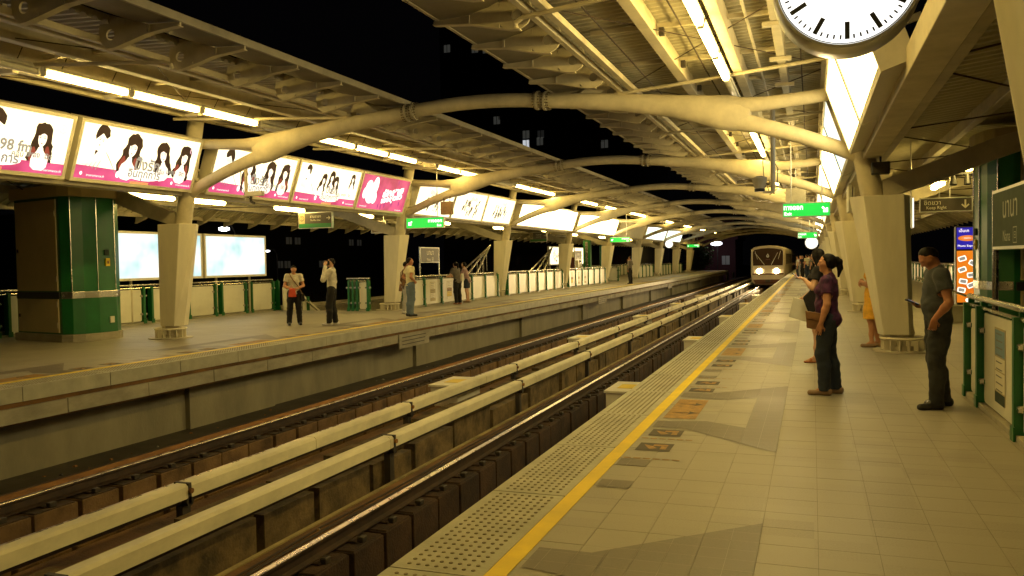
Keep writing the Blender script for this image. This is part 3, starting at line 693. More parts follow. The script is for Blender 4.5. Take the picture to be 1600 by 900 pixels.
for side, s in SIDES:
    spans = LITS if side == 'left' else [(.42, 3), (5.55, 5), (20.0, 3), (30.14, 3), (39.6, 2), (46.0, 3), (56.5, 3), (66.5, 2), (76.0, 3), (86.0, 3), (99.0, 2)]
    ys = []
    for y0, n in spans: ys += [y0+1.71*k for k in range(n)]
    for i, y in enumerate(ys):
        place_lamp(True, (s*4.70, y, 4.48), 'lit fluorescent lamp under the %s canopy, %s of its row from the near end' % (side, ORD[i]), 'lit fluorescent lamps in a row')
    un = [(7.59, 1), (14.43, 1), (21.68, 0), (26.5, 2), (35.3, 2), (48.2, 1)] if side == 'left' else [(14.10, 3), (25.2, 2), (35.3, 2)]
    i = 0
    for y0, n in un:
        for k in range(n):
            place_lamp(False, (s*4.70, y0+1.71*k, 4.48), 'unlit fluorescent lamp housing under the %s canopy, %s from the camera' % (side, ORD[i]), 'unlit fluorescent lamp housings'); i += 1
OUTL = {'left': [15.25, 17.15, 20.9, 25.2, 32, 39, 46, 53, 61, 71, 81, 93], 'right': [17.7, 22.8, 28.8, 35.5, 43, 51, 60, 70, 82]}
for side, s in SIDES:
    m0 = None
    for i, y in enumerate(OUTL[side]):
        t = thing('soffit_lamp', 'long bright lamp under the outer roof of the %s platform, %s from the camera' % (side, ORD[i]), 'ceiling lamp', (s*9.0, y, 3.30), group='lamps under the outer roofs')
        if m0 is None:
            m1 = MB(); m1.prism([(-.11, .03), (-.06, .08), (.06, .08), (.11, .03)], 0, 1.5, 'housing'); a = m1.build('lamp_housing', t)
            m1 = MB(); n = 10; m1.loft([[(.085*f*math.cos(2*PI*k/n), yy, -.03+.055*f*math.sin(2*PI*k/n)) for k in range(n)] for yy, f in ((.02, .5), (.06, 1), (1.44, 1), (1.48, .5))], 'tube_out'); b = m1.build('tube', t, smooth=True)
            m1 = MB(); m1.tube([(0, .3, .08), (0, .3, .36)], .01, 'steel_d', 5); m1.tube([(0, 1.2, .08), (0, 1.2, .36)], .01, 'steel_d', 5); c = m1.build('hanger', t); m0 = (a.data, b.data, c.data)
        else:
            for me, nm in zip(m0, ('lamp_housing', 'tube', 'hanger')): share(me, nm, t, (0, 0, 0))

# ================================================================== BACKLIT ADVERT BOXES
def blob(pts, n=3):                                  # round off a hand-drawn outline
    for _ in range(n-1):
        q = []
        for a, b in zip(pts, pts[1:]+pts[:1]): q += [(.75*a[0]+.25*b[0], .75*a[1]+.25*b[1]), (.25*a[0]+.75*b[0], .25*a[1]+.75*b[1])]
        pts = q
    return pts
_hn = [0]
def fan(mb, pts, y, m):                              # concave outline filled from its centre
    cx = sum(p[0] for p in pts)/len(pts); cz = sum(p[1] for p in pts)/len(pts); n = len(pts)
    mb.add([(cx, y, cz)]+[(p[0], y, p[1]) for p in pts], [(0, 1+k, 1+(k+1) % n) for k in range(n)], m)
def head(mb, cx, cz, k, y, long_=True, red=False, side=0):
    """small printed portrait: dark hair round a pale face, each one different"""
    _hn[0] += 1; R = random.Random(_hn[0]*7+3); a = (R.random()-.5)*.5; c, s_ = math.cos(a), math.sin(a); fl = -1 if R.random() < .5 else 1
    J = lambda v, e=.018: v+(R.random()-.5)*2*e
    P = lambda pts, e=.0: [(cx+k*fl*(J(u, e)*c-J(v, e)*s_), cz+k*(u*fl*0+J(v, e)*c+u*s_)) for u, v in pts]
    if long_:
        fan(mb, P([(.02, -.03), (.02, -.03)][:0]+blob([(.0, .20), (-.07, .19), (-.12, .12), (-.125, .02), (-.15, -.08), (-.14, -.16), (-.19, -.24), (-.17, -.33), (-.10, -.36), (-.08, -.25), (-.055, -.16), (.055, -.16), (.08, -.28), (.13, -.38), (.20, -.33), (.17, -.22), (.18, -.12), (.135, -.02), (.14, .10), (.09, .18)], 2), .012), y, 'ink')
        if red:
            fan(mb, P(blob([(-.10, -.10), (-.15, -.20), (-.15, -.30), (-.09, -.31), (-.06, -.18)], 2)), y-.001, 'ink_red'); fan(mb, P(blob([(.06, -.14), (.09, -.28), (.14, -.32), (.15, -.2), (.10, -.08)], 2)), y-.001, 'ink_red')
        fan(mb, P(blob([(-.062, .05), (-.03, .085), (.04, .07), (.066, .02), (.058, -.06), (.02, -.115), (-.015, -.115), (-.055, -.06)], 2)), y-.002, 'print_skin')
        fan(mb, P(blob([(-.07, .10), (-.02, .13), (.05, .11), (.075, .03), (.04, .055), (.0, .06), (-.05, .02), (-.075, .04)], 2)), y-.003, 'ink')
        fan(mb, P(blob([(-.03, -.11), (.03, -.11), (.05, -.18), (.14, -.24), (.12, -.42), (-.10, -.42), (-.12, -.25), (-.05, -.18)], 2)), y-.0015, 'print_skin')
    else:
        fan(mb, P(blob([(-.10, .05), (-.115, .13), (-.06, .21), (.03, .225), (.11, .17), (.125, .06), (.10, -.03), (.075, .04), (.05, .10), (-.02, .09), (-.07, .05)], 2), .01), y, 'ink')
        fan(mb, P(blob([(-.075, .05), (0, .09), (.07, .07), (.075, -.03), (.03, -.11), (-.02, -.12), (-.065, -.04)], 2)), y+.0005, 'print_skin')
        fan(mb, P([(-.13, -.22), (-.02, -.14), (.03, -.14), (.15, -.23), (.17, -.42), (-.16, -.42)]), y+.0006, 'print_skin'); fan(mb, P([(-.02, -.15), (.03, -.15), (.01, -.23)]), y, 'ink')
        for q in range(5): fan(mb, P([(-.13+.06*q, -.26-.03*q), (-.12+.06*q, -.26-.03*q), (-.09+.06*q, -.40), (-.105+.06*q, -.40)]), y-.0003, 'ink_soft')
    for q in (-.03, .03): fan(mb, P(blob([(q-.020, .002), (q, .010), (q+.02, .0), (q, -.006)], 2)), y-.004, 'ink'); fan(mb, P([(q-.022, .024), (q+.018, .028), (q+.02, .022), (q-.02, .018)]), y-.004, 'ink')
    fan(mb, P(blob([(-.018, -.066), (0, -.060), (.018, -.066), (0, -.08)], 2)), y-.004, 'ink_red'); fan(mb, P([(-.004, -.02), (.008, -.035), (-.008, -.036)]), y-.004, 'ink_soft')
def lightbox(loc, rot, w, h, kind, label, group='backlit advertisement boxes', D=.15, name='light_box', post=None):
    t = thing(name, label, 'light box', loc, rot, group)
    m1 = MB(); m1.box(0, w, -D+.025, D, 0, h, 'frame'); m1.build('box_body', t)
    b = .065
    for x0, x1, z0, z1 in ((0, w, 0, b), (0, w, h-b, h), (0, b, b, h-b), (w-b, w, b, h-b)):
        m1 = MB(); m1.box(x0, x1, -D, -D+.0245, z0, z1, 'frame'); m1.build('frame_bar', t)
    y = -D+.015; m1 = MB(); W_, H_ = w-b, h-b
    base = {'white': 'lit_strong', 'blank': 'frame', 'cool': 'lit_cool', 'green': 'lit_green', 'pink': 'lit_pink'}.get(kind, 'lit_white')
    m1.box(b, w-b, y, y+.008, b, h-b, base); y -= .002
    u = lambda f: b+(w-2*b)*f; v = lambda f: b+(h-2*b)*f
    if kind in ('duo', 'band', 'group'):
        rect(m1, u(0), u(1), v(0), v(.155), y, 'lit_pinkband')
        flat(m1, [(u(0), v(.15)), (u(.5), v(.15)), (u(1), v(.15)), (u(1), v(.20)), (u(.6), v(.19)), (u(.3), v(.22)), (u(0), v(.24))], y, 'lit_pinkband')
        if kind == 'duo': head(m1, u(.52), v(.66), 1.5, y, False); head(m1, u(.82), v(.60), 1.35, y, True, True)
        if kind == 'band':
            head(m1, u(.15), v(.72), 1.35, y, False)
            for q, rr in ((.41, True), (.68, False), (.88, True)): head(m1, u(q), v(.66-.03*(q > .6)), (1.5 if q < .5 else 1.3), y-.001, True, rr)
        if kind == 'group':
            head(m1, u(.13), v(.76), 1.0, y, False)
            for q, z in ((.40, .58), (.52, .68), (.60, .56)): head(m1, u(q), v(z+.04), .95, y-.004*q, True)
            head(m1, u(.88), v(.76), .8, y, True)
        ring(m1, u(.945), v(.80), .085, .055, y-.001, 'print_pinkish'); flat(m1, ell(u(.945), v(.80), .03, .04), y-.001, 'print_pinkish')
        BOLD[0] = .03; T1 = {'duo': ('98 fm', .26), 'band': ('ปิ๊งรัก', .30), 'group': ('ปิ๊งรัก', .24)}[kind]
        put_text(m1, T1[0], T1[1], u(.66 if kind == 'duo' else .56), v(.42 if kind == 'duo' else .40), y-.008, 'ink_soft')
        for k in range(3): put_text(m1, ('คลื่น', 'เพลง', 'ฮิต')[k], .13, u(.68+.1*k), v(.30), y-.0082, 'ink_soft')
        V, F = text_geo('อินทุกการ', .22); wt = max(a[0] for a in V)
        flat(m1, ell(u(.55), v(.175), wt+.05, .11), y-.0075, 'print_white'); put_text(m1, 'อินทุกการ', .22, u(.55), v(.175), y-.009, 'ink_soft'); BOLD[0] = 0.0
        for q in (.10, .86): put_text(m1, 'trueromance.th', .065, u(q+.06), v(.07), y-.004, 'print_white'); flat(m1, ell(u(q-.05), v(.09), .03, .035, 10), y-.004, 'print_white')
        flat(m1, ell(u(.33), v(.14), .05, .07, 12), y-.004, 'print_white'); rect(m1, u(.44), u(.60), v(0), v(.045), y-.010, 'print_red')
        for k in range(7): flat(m1, [(u(.2+.015*k), v(.52-.05*k)), (u(.205+.015*k), v(.52-.05*k)), (u(.235+.012*k), v(.44-.045*k)), (u(.23+.012*k), v(.43-.045*k))], y-.001, 'ink_soft')
    elif kind == 'pink':
        # plain pale blossom-like blobs and bold slanted lettering on pink
        for cx, cz, rx, rz in ((.16, .62, .16, .20), (.28, .70, .13, .24), (.22, .40, .22, .22), (.10, .45, .10, .15), (.30, .34, .12, .16)): flat(m1, ell(u(cx), v(cz), rx*1.25, rz*1.15), y-.001*cx*3, 'print_white')
        for cx, cz in ((.75, .88), (.82, .70), (.70, .22), (.86, .25), (.42, .10), (.48, .08), (.90, .50), (.55, .14)): flat(m1, [(u(cx), v(cz)-.09), (u(cx)+.05, v(cz)-.02), (u(cx)+.02, v(cz)+.10), (u(cx)-.05, v(cz)+.04)], y-.004, 'ink_magenta')
        for k, (tx, cz, sz) in enumerate((('ฮักสาย', .60, .30), ('เธอสุดขั้ว', .38, .24))):
            BOLD[0] = .05; V, F = text_geo(tx, sz); BOLD[0] = 0.0; W2 = 1.25/(max(a[0] for a in V)*2)
            T = lambda a, o=0: (u(.68)+a[0]*W2, y-.006-o, v(cz)+a[1]+.18*a[0]*W2)
            m1.add([(p[0]+.012, p[1]+.002, p[2]-.012) for p in map(T, V)], F, 'ink_magenta')
            m1.add([T(a) for a in V], F, 'print_white')
        put_text(m1, 'trueromance.th', .065, u(.12), v(.07), y-.004, 'print_white'); put_text(m1, 'trueromance.th', .065, u(.88), v(.05), y-.004, 'print_white')
    elif kind == 'text':
        random.seed(int(w*100)+int(loc[1]))
        for k in range(5): put_text(m1, ('ใหม่', 'สดชื่น', 'ลดราคา', 'ทุกวัน', 'เปิดแล้ว')[k], .16+.05*rnd(), u(.5+.3*(rnd()-.5)), v(.2+.15*k), y-.001*k, 'ink')
        for k in range(22):
            a = u(.25+.5*rnd()); c = v(.06+.5*rnd()); flat(m1, [(a, c), (a+.05, c+.01), (a+.14*rnd()+.07, c+.24), (a+.02, c+.18)], y-.006-.0005*k, 'ink')
    elif kind == 'green':
        for k in range(16):
            a = u(.03+.06*k); flat(m1, [(a, v(.1+.2*rnd())), (a+.06, v(.1)), (a+.10, v(.5+.4*rnd())), (a+.03, v(.9))], y, 'ink_soft')
    elif kind == 'white':
        for k in range(5): put_text(m1, 'ใหม่ล่าสุด', .10, u(.8), v(.3+.06*k), y-.001, 'ink_soft')
        flat(m1, [(u(.13), v(.92)), (u(.145), v(.92)), (u(.11), v(.55)), (u(.10), v(.55))], y, 'ink_soft')
    m1.build('poster', t)
    for x in (.25, w-.25):
        m1 = MB(); m1.box(x-.02, x+.02, D, D+.20, h*.3, h*.3+.06, 'steel_d'); m1.build('bracket', t)
    if post:
        for x in post:
            m1 = MB(); m1.tube([(x, D+.04, -loc[2]), (x, D+.04, h*.6)], .04, 'steel', 10); m1.build('post', t)
    return t
TILT = math.radians(19)
LB = {8.25: (3.07, 'duo', 'advert with two portraits and 98 fm lettering at the left edge of the picture'), 5.05: (3.1, 'band', 'advert with four portraits, outside the left edge of the picture'), 11.43: (3.13, 'band', 'large advert with a row of four portraits just above the green kiosk on the left'),
      15.0: (3.11, 'band', 'advert with four portraits seen behind the nearest arch arm'), 18.18: (3.11, 'group', 'advert with a cluster of portraits beside the pink advert'), 21.35: (3.04, 'pink', 'bright pink advert with slanted white lettering'),
      25.03: (3.07, 'text', 'whitish advert with dense print just beyond the pink one'), 28.15: (3.06, 'text', 'white advert with faint print, second beyond the pink one'), 31.25: (3.3, 'text', 'white advert with dark sketchy print before the third left pillar'),
      35.45: (9.4, 'white', 'very wide glowing white advert, nearer of the two wide ones'), 45.45: (9.9, 'white', 'very wide glowing white advert, farther of the two wide ones'), 56.1: (9.1, 'blank', 'unlit plain beige advert box'),
      65.9: (9.3, 'green', 'pale green and white striped advert, nearer one'), 75.7: (9.2, 'green', 'pale green and white striped advert, farther one')}
for y, (w, kd, lb) in LB.items():
    lightbox((-6.72, y, 3.21), (TILT, 0, PI/2), w, 1.16, kd, lb, 'adverts hung along the left canopy')
for i, (y, w, kd) in enumerate(((8.03, 3.2, 'white'), (11.3, 3.1, 'white'), (15.1, 3.1, 'cool'), (18.3, 3.1, 'white'), (21.45, 3.1, 'white'), (25.3, 9.2, 'white'), (35.5, 9.2, 'text'), (45.6, 9.2, 'white'), (56, 9, 'green'), (66, 9, 'white'))):
    lightbox((6.72, y+w, 3.21), (TILT, 0, -PI/2), w, 1.16, kd, '%s lit advert above the right platform, %s from the camera' % ('pale blue' if kd == 'cool' else 'whitish', ORD[i]), 'adverts hung along the right canopy')
for i, (y, w) in enumerate(((14.75, 2.5), (17.32, 3.4), (20.82, 3.05))):
    lightbox((-11.62, y, 1.22), (0, 0, PI/2), w, 1.36, 'cool', ['pale blue lit advert right beside the green kiosk', 'pale blue lit advert partly behind the first left pillar', 'large pale blue lit advert near the stair mouth, rightmost of its row'][i], 'pale blue adverts along the outer railing', .07, post=(.7, w-.7))
for i, y in enumerate((56.4, 59.8, 63.1)):
    lightbox((-11.62, y, 1.25), (0, 0, PI/2), 3.2, 1.36, 'text', 'far lit advert beyond the stairwell, %s of three' % ORD[i], 'lit adverts at the far outer railing', .07, post=(.7, 2.5))

# ================================================================== RAILINGS
_rc = {}
def railing(p0, p1, posts, label, posters=(), double=False, name='platform_railing', rail=True):
    p0 = Vector((*p0, 0)); p1 = Vector((*p1, 0)); L_ = (p1-p0).length; ang = math.atan2(p1.y-p0.y, p1.x-p0.x)
    t = thing(name, label, 'railing', p0, (0, 0, ang), 'green and white railings')
    key = 'post'
    if key not in _rc:
        m1 = MB(); m1.box(-.035, .035, -.075, .075, 0, 1.02, 'green'); m1.box(-.06, .06, -.085, -.070, 0, .12, 'green'); m1.box(-.012, .012, -.03, .03, 1.02, 1.06, 'green')
        _rc['post'] = m1.build('post', t); _rc['post'].location = (posts[0], 0, 0); fp = True
        m1 = MB()
        for sx in (-1, 1):
            m1.disc((sx*.075, -.03, 0), .032, 'y', .05, 'stain', 10); m1.box(min(sx*.03, sx*.11), max(sx*.03, sx*.11), -.018, .0, -.022, .022, 'green')
        _rc['clamp'] = m1.build('clamp', _rc['post'], (0, 0, .27)); share(_rc['clamp'].data, 'clamp', _rc['post'], (0, 0, .78)); rest = posts[1:]
    else: rest = posts
    for x in rest:
        o = share(_rc['post'].data, 'post', t, (x, 0, 0)); share(_rc['clamp'].data, 'clamp', o, (0, 0, .27)); share(_rc['clamp'].data, 'clamp', o, (0, 0, .78))
        if double: share(_rc['post'].data, 'post', t, (x+.30, 0, 0))
    for i in range(len(posts)-1):
        a, b = posts[i]+.065+(.30 if double else 0), posts[i+1]-.065; r = .05; w = b-a
        if w < .2: continue
        k = ('panel', round(w, 2))
        if k not in _rc:
            pts = []
            for cx, cz, a0 in ((w-r, .96-r, 0), (r, .96-r, PI/2), (r, .07+r, PI), (w-r, .07+r, 3*PI/2)): pts += [(cx+r*math.cos(a0+q*PI/6), cz+r*math.sin(a0+q*PI/6)) for q in range(4)]
            m1 = MB(); m1.prism(pts, -.012, .012, 'panel'); o = m1.build('panel', t, (a, 0, 0)); _rc[k] = o.data
        else: o = share(_rc[k], 'panel', t, (a, 0, 0))
        if i in posters:
            for sy, mm in ((-1, posters[i]),) if not isinstance(posters[i], tuple) else ((1, posters[i][0]),):
                m1 = MB(); y = sy*.0135; pw = min(.42, w*.5); c = w/2
                m1.box(c-pw/2-.02, c+pw/2+.02, min(y, y+sy*.002), max(y, y+sy*.002), .17, .86, 'beige'); y += sy*.003
                rows = {'info': ('window_dim', 'lettering', 'signgrey', 'lettering'), 'orange': ('lettering', 'orange', 'yellow', 'lettering'), 'grey': ('lettering', 'beige', 'lettering', 'beige'), 'blue': ('blueprint', 'lettering', 'lettering', 'signgrey_lt')}[mm]
                z = .84
                for q, rr in enumerate(rows):
                    hh = (.24, .12, .18, .10)[q]; x0, x1 = c-pw/2, c+pw/2
                    m1.add([(x0, y, z-hh), (x1, y, z-hh), (x1, y, z), (x0, y, z)], [(0, 1, 2, 3)], rr); z -= hh+.012
                for q in range(9):
                    zz_ = .80-.065*q; m1.add([(c-pw*.38, y+sy*.001, zz_), (c+pw*(.1+.25*rnd()), y+sy*.001, zz_), (c+pw*.3, y+sy*.001, zz_+.012), (c-pw*.38, y+sy*.001, zz_+.012)], [(0, 1, 2, 3)], 'signgrey')
                m1.build('poster', o)
    if rail:
        m1 = MB(); m1.tube([(posts[0]-.1, 0, 1.085), (L_ if rail is True else rail, 0, 1.085)], .03, 'stain', 12); m1.build('handrail', t, smooth=True)
        m1 = MB(); m1.tube([(posts[0]-.05, -.02, 1.0), (posts[-1]+.05, -.02, 1.0)], .018, 'stain', 8); m1.build('lower_rail', t, smooth=True)
    m1 = MB(); m1.box(posts[0]-.08, posts[-1]+.08, -.06, .06, -.005, .05, 'concrete'); m1.build('kerb', t)
    return t
M['blueprint'] = mat('faded_blue_print', (.16, .26, .34), .5)
def arange(a, b, d): n = max(1, round((b-a)/d)); return [a+(b-a)*i/n for i in range(n+1)]
# left platform inner railings between the pillars (run along +y; local -y faces the track)
for i, (a, b, ps) in enumerate(((25.45, 34.35, {1: 'grey', 2: 'orange'}), (35.65, 44.45, {}), (45.75, 54.6, {0: 'orange', 1: 'grey', 2: 'grey'}))):
    railing((-7.12, a), (-7.12, b), arange(0, b-a, 1.5), 'white panelled railing beside the stairwell, %s stretch between left pillars' % ORD[i], ps)
railing((-8.55, 24.25), (-7.78, 24.25), [0, .16, .32, .72], 'short railing with clustered green posts at the stair mouth')
railing((-11.72, 3.5), (-11.72, 24.4), arange(0, 20.9, 1.49), 'long outer railing behind the green kiosk and blue adverts', double=True)
railing((-11.72, 58.5), (-11.72, 100), arange(0, 41.5, 1.66), 'far outer railing beyond the stairwell', double=False)
for i, (a, b) in enumerate(((66.3, 74.5), (76.5, 84.8), (86.6, 92))):
    railing((-7.5, a), (-7.5, b), arange(0, b-a, 1.6), 'small far railing on the left platform, %s stretch' % ORD[i])
railing((-8.9, 60.0), (-7.4, 60.0), [0, .75, 1.5], 'short cross railing far along the left platform')
# right platform railing (runs toward the camera so that local -y faces the track)
railing((7.62, 10.17), (7.62, 4.4), [0, .72, 2.37, 4.0, 5.6], 'railing with green posts and white panels at the right edge of the picture', {1: 'blue'})
railing((11.72, 100), (11.72, 10), arange(0, 90, 1.5), 'outer railing of the right platform')
# stair handrails
def handrail(pts, label, r=.028):
    t = thing('stair_handrail', label, 'handrail', pts[0], group='sloping stair handrails'); p0 = Vector(pts[0])
    m1 = MB(); m1.tube([tuple(Vector(p)-p0) for p in pts], r, 'stain', 10); m1.build('rail', t, smooth=True)
    for k in range(1, 5):
        q = Vector(pts[0]).lerp(Vector(pts[-1]), k/5)-p0; m1 = MB(); m1.tube([tuple(q), (q.x, q.y, q.z-.85)], .016, 'stain', 8); m1.build('baluster', t)
    return t
handrail([(-11.25, 24.5, 1.0), (-11.25, 29.5, -1.9)], 'steel handrail going down the left stair behind the man with the red bag')
t = thing('stair_side_panel', 'white sloping side panel of the left stair', 'panel', (-11.36, 24.5, 0)); m1 = MB(); m1.prism([(0, -.15), (0, .8), (.7, .8), (4.4, -1.4), (4.4, -2.5)], -.02, .02, 'panel', axis='x'); m1.build('sloping_sheet', t); m1 = MB(); m1.box(-.05, .05, 1.4, 1.55, -.9, .42, 'green'); m1.build('post', t)
for i, (x, dz) in enumerate(((-8.6, 0), (-9.2, -.1), (-10.0, -.2))):
    for j, yy in enumerate((38.4, 48.8)):
        handrail([(-9.0-.05*i, yy, 2.38+dz*.6), (-9.0+(.5-.5*i), yy-3.9-.3*i, .45)], 'sloping pale tube above the stairwell, %s of the %s set' % (ORD[i], ('nearer', 'farther')[j]), .045)

# ================================================================== KIOSKS
def kiosk(s, dy, H_, label):
    base = [(8.70, .62), (8.76, .28), (8.88, .08), (9.10, 0), (10.85, .38), (10.85, 1.7), (9.3, 1.7), (8.82, 1.32), (8.69, 1.10)]
    t = thing('green_kiosk', label, 'kiosk', (0, dy, 0), group='green clad service kiosks')
    cx, cy = 9.7, 1.2
    def off(k, z0, z1, m, nm, pts=base):
        P = [(s*(cx+(x-cx)*k), cy+(y-cy)*k) for x, y in pts]; m1 = MB(); m1.prism(P if s > 0 else P[::-1], z0, z1, m, axis='z'); return m1.build(nm, t, bevel=.01)
    off(1.0, .16, H_, 'green', 'green_cladding'); off(1.05, -.005, .16, 'concrete', 'plinth'); off(1.07, H_, H_+.24, 'beige', 'cap')
    off(1.012, .93, 1.08, 'stain', 'metal_band', base[:4]+base[7:])
    # cabinet doors on the near face
    a, b = Vector((s*9.16, .013)), Vector((s*10.80, .369)); d = (b-a).normalized(); nrm = Vector((d.y, -d.x)); nrm = nrm if nrm.y < 0 else -nrm
    def slabq(u0, u1, z0, z1, off_, m, nm):
        m1 = MB(); L_ = (b-a).length; p, q = a+(b-a)*u0, a+(b-a)*u1; V = []
        for z in (z0, z1):
            for e in (p+nrm*0.001, q+nrm*0.001, q+nrm*off_, p+nrm*off_): V.append((e.x, e.y, z))
        m1.add(V, [(0, 1, 2, 3), (4, 5, 6, 7), (0, 1, 5, 4), (1, 2, 6, 5), (2, 3, 7, 6), (3, 0, 4, 7)], m); return m1.build(nm, t)
    slabq(0.02, .98, 1.10, H_-.06, .03, 'beige', 'cabinet_door'); slabq(0.02, .98, .20, .92, .03, 'beige', 'cabinet_door'); slabq(-.02, 1, .93, 1.07, .035, 'black', 'dark_band')
    for z in (1.95, .52): slabq(.92, .95, z, z+.07, .045, 'bolt', 'lock')
    for z in (1.3, 2.7, .3, .75): slabq(.03, .045, z, z+.12, .042, 'steel_d', 'hinge')
    for x, y in ((8.88, .08), (8.70, .60), (8.69, 1.08)):
        m1 = MB(); m1.tube([(s*(x-.004), y-.004, 1.09), (s*(x-.004), y-.004, H_-.01)], .012, 'stain', 6); m1.build('trim_strip', t)
    for z, h, m, nm, yy in ((1.62, .17, 'yellow', 'call_box', 1.0), (1.86, .12, 'signgrey_lt', 'small_sign', .98), (.36, .14, 'panel', 'socket', 1.08)):
        m1 = MB(); m1.box(min(s*8.665, s*8.70), max(s*8.665, s*8.70), yy-.2, yy-.09, z, z+h, m); m1.build(nm, t)
    m1 = MB(); m1.box(min(s*8.657, s*8.665), max(s*8.657, s*8.665), .83, .88, 1.67, 1.73, 'orange'); m1.build('call_button', t)
kiosk(-1, 13.42, 3.12, 'green and beige kiosk at the left end of the left platform')
kiosk(1, 15.55, 3.35, 'green kiosk at the right edge of the picture behind the station name sign')
# simple green service posts farther along
for i, (x, y) in enumerate(((-8.4, 55.0), (-8.6, 60.5))):
    t = thing('service_post', 'green service post far along the left platform, %s one' % ORD[i], 'post', (x, y, 0)); m1 = MB(); m1.box(-.25, .25, -.2, .2, 0, 2.9, 'green'); m1.build('casing', t, bevel=.02); m1 = MB(); m1.box(-.1, .1, -.215, -.201, .2, 2.8, 'stain'); m1.build('cover_strip', t); m1 = MB(); m1.box(-.6, .6, -.1, .3, 0, 1.0, 'greenl'); m1.build('cabinet', t)
t = thing('extinguisher_cabinet', 'red fire cabinet in a white frame beside a far left pillar', 'cabinet', (-8.0, 49.6, 0)); m1 = MB(); m1.box(-.45, .45, -.1, .15, 0, 2.1, 'panel'); m1.build('back_panel', t); m1 = MB(); m1.box(-.22, .22, -.14, -.1, .75, 1.75, 'maroon'); m1.build('door', t)

# ================================================================== SIGNS, CLOCKS, SMALL EQUIPMENT
def hang_sign(loc, w, h, face, texts, label, cat='sign', name='hanging_sign', top=4.6, group=None, rz=0, d=.05, frame='alu', rods=None):
    t = thing(name, label, cat, loc, (0, 0, rz), group)
    m1 = MB(); m1.box(-w/2, w/2, -d, d, 0, h, frame); m1.build('casing', t, bevel=.006)
    m1 = MB(); b = .022; m1.box(-w/2+b, w/2-b, -d-.004, -d+.002, b, h-b, face); texts(m1, -d-.006, w, h); m1.build('sign_face', t)
    for x in (rods or (-w*.32, w*.32)):
        m1 = MB(); m1.tube([(x, 0, h), (x, 0, top-loc[2])], .012, 'alu', 6); m1.build('rod', t)
    return t
def exit_r(m1, y, w, h):
    BOLD[0] = .022
    put_text(m1, 'ทางออก', .155, -w*.27, h*.64, y, 'exit_white', fit=w*.40); put_text(m1, 'Exit', .105, -w*.38, h*.25, y, 'exit_white'); arrow(m1, w*.385, h*.47, h*.52, -PI/4, y, 'exit_white', .26); BOLD[0] = 0.0
def exit_l(m1, y, w, h):
    BOLD[0] = .022
    put_text(m1, 'ทางออก', .155, w*.27, h*.64, y, 'exit_white', fit=w*.36); put_text(m1, 'Exit', .105, w*.38, h*.25, y, 'exit_white'); arrow(m1, -w*.385, h*.47, h*.52, -3*PI/4, y, 'exit_white', .26); BOLD[0] = 0.0
EG = 'lit green exit signs'
hang_sign((5.88, 20, 2.44), 1.03, .33, 'exit_green', exit_r, 'lit green exit sign over the right platform, nearest one with arrow pointing down right', group=EG, name='exit_sign')
hang_sign((5.78, 45, 2.47), .95, .32, 'exit_green', exit_r, 'lit green exit sign far along the right platform above the round clock', group=EG, name='exit_sign')
hang_sign((-5.96, 24.8, 2.70), 1.38, .36, 'exit_green', exit_l, 'lit green exit sign over the left platform, left arrow pointing down', group=EG, name='exit_sign')
hang_sign((-5.9, 54, 2.70), 1.35, .34, 'exit_green', exit_l, 'lit green exit sign far along the left platform, middle one', group=EG, name='exit_sign')
hang_sign((-6.2, 92, 2.75), 1.35, .34, 'exit_green', exit_l, 'lit green exit sign at the far end of the left platform', group=EG, name='exit_sign')
def kr(m1, y, w, h):
    put_text(m1, 'ชิดขวา', .13, -w*.26, h*.66, y, 'lettering'); put_text(m1, 'Keep Right', .095, -w*.18, h*.28, y, 'lettering', fit=w*.38); arrow(m1, w*.36, h*.5, h*.6, -PI/2, y, 'lettering', .18)
hang_sign((8.70, 20, 2.45), 1.02, .31, 'signbrown', kr, 'dark keep right sign with down arrow behind the large pillar', top=3.3, rods=(-.12, .08))
def p2(m1, y, w, h):
    rect(m1, -w/2+.03, w/2-.03, .03, .15, y, 'greenl'); rect(m1, -w/2+.03, -w*.30, .15, h-.03, y-.001, 'beige'); ring(m1, -w*.39, h*.62, .085, .068, y-.002, 'black'); put_text(m1, '2', .15, -w*.39, h*.62, y-.002, 'black')
    put_text(m1, 'ชานชาลา', .12, .02, h*.72, y-.001, 'lettering', fit=w*.32); put_text(m1, 'To Mo Chit', .07, .02, h*.50, y-.001, 'lettering', fit=w*.3); arrow(m1, w*.40, h*.62, .14, 0, y-.001, 'lettering', .16)
hang_sign((-8.32, 22, 2.68), 1.2, .50, 'signbrown', p2, 'platform number sign with circled 2 and right arrow over the left platform', top=3.6, name='platform_number_sign')
hang_sign((-8.9, 27, 2.68), .6, .45, 'signbrown', lambda m1, y, w, h: arrow(m1, .1, h*.5, .26, -PI/2, y, 'lettering', .2), 'small dark sign with down arrow behind the platform number sign', top=3.6)
hang_sign((-8.3, 44, 2.62), 1.0, .55, 'signgrey', p2, 'small brownish hanging sign near the third left pillar', top=3.6)
hang_sign((-6.6, 66, 2.8), 1.3, .35, 'frame', lambda m1, y, w, h: None, 'plain pale hanging board far along the left platform', top=3.6)
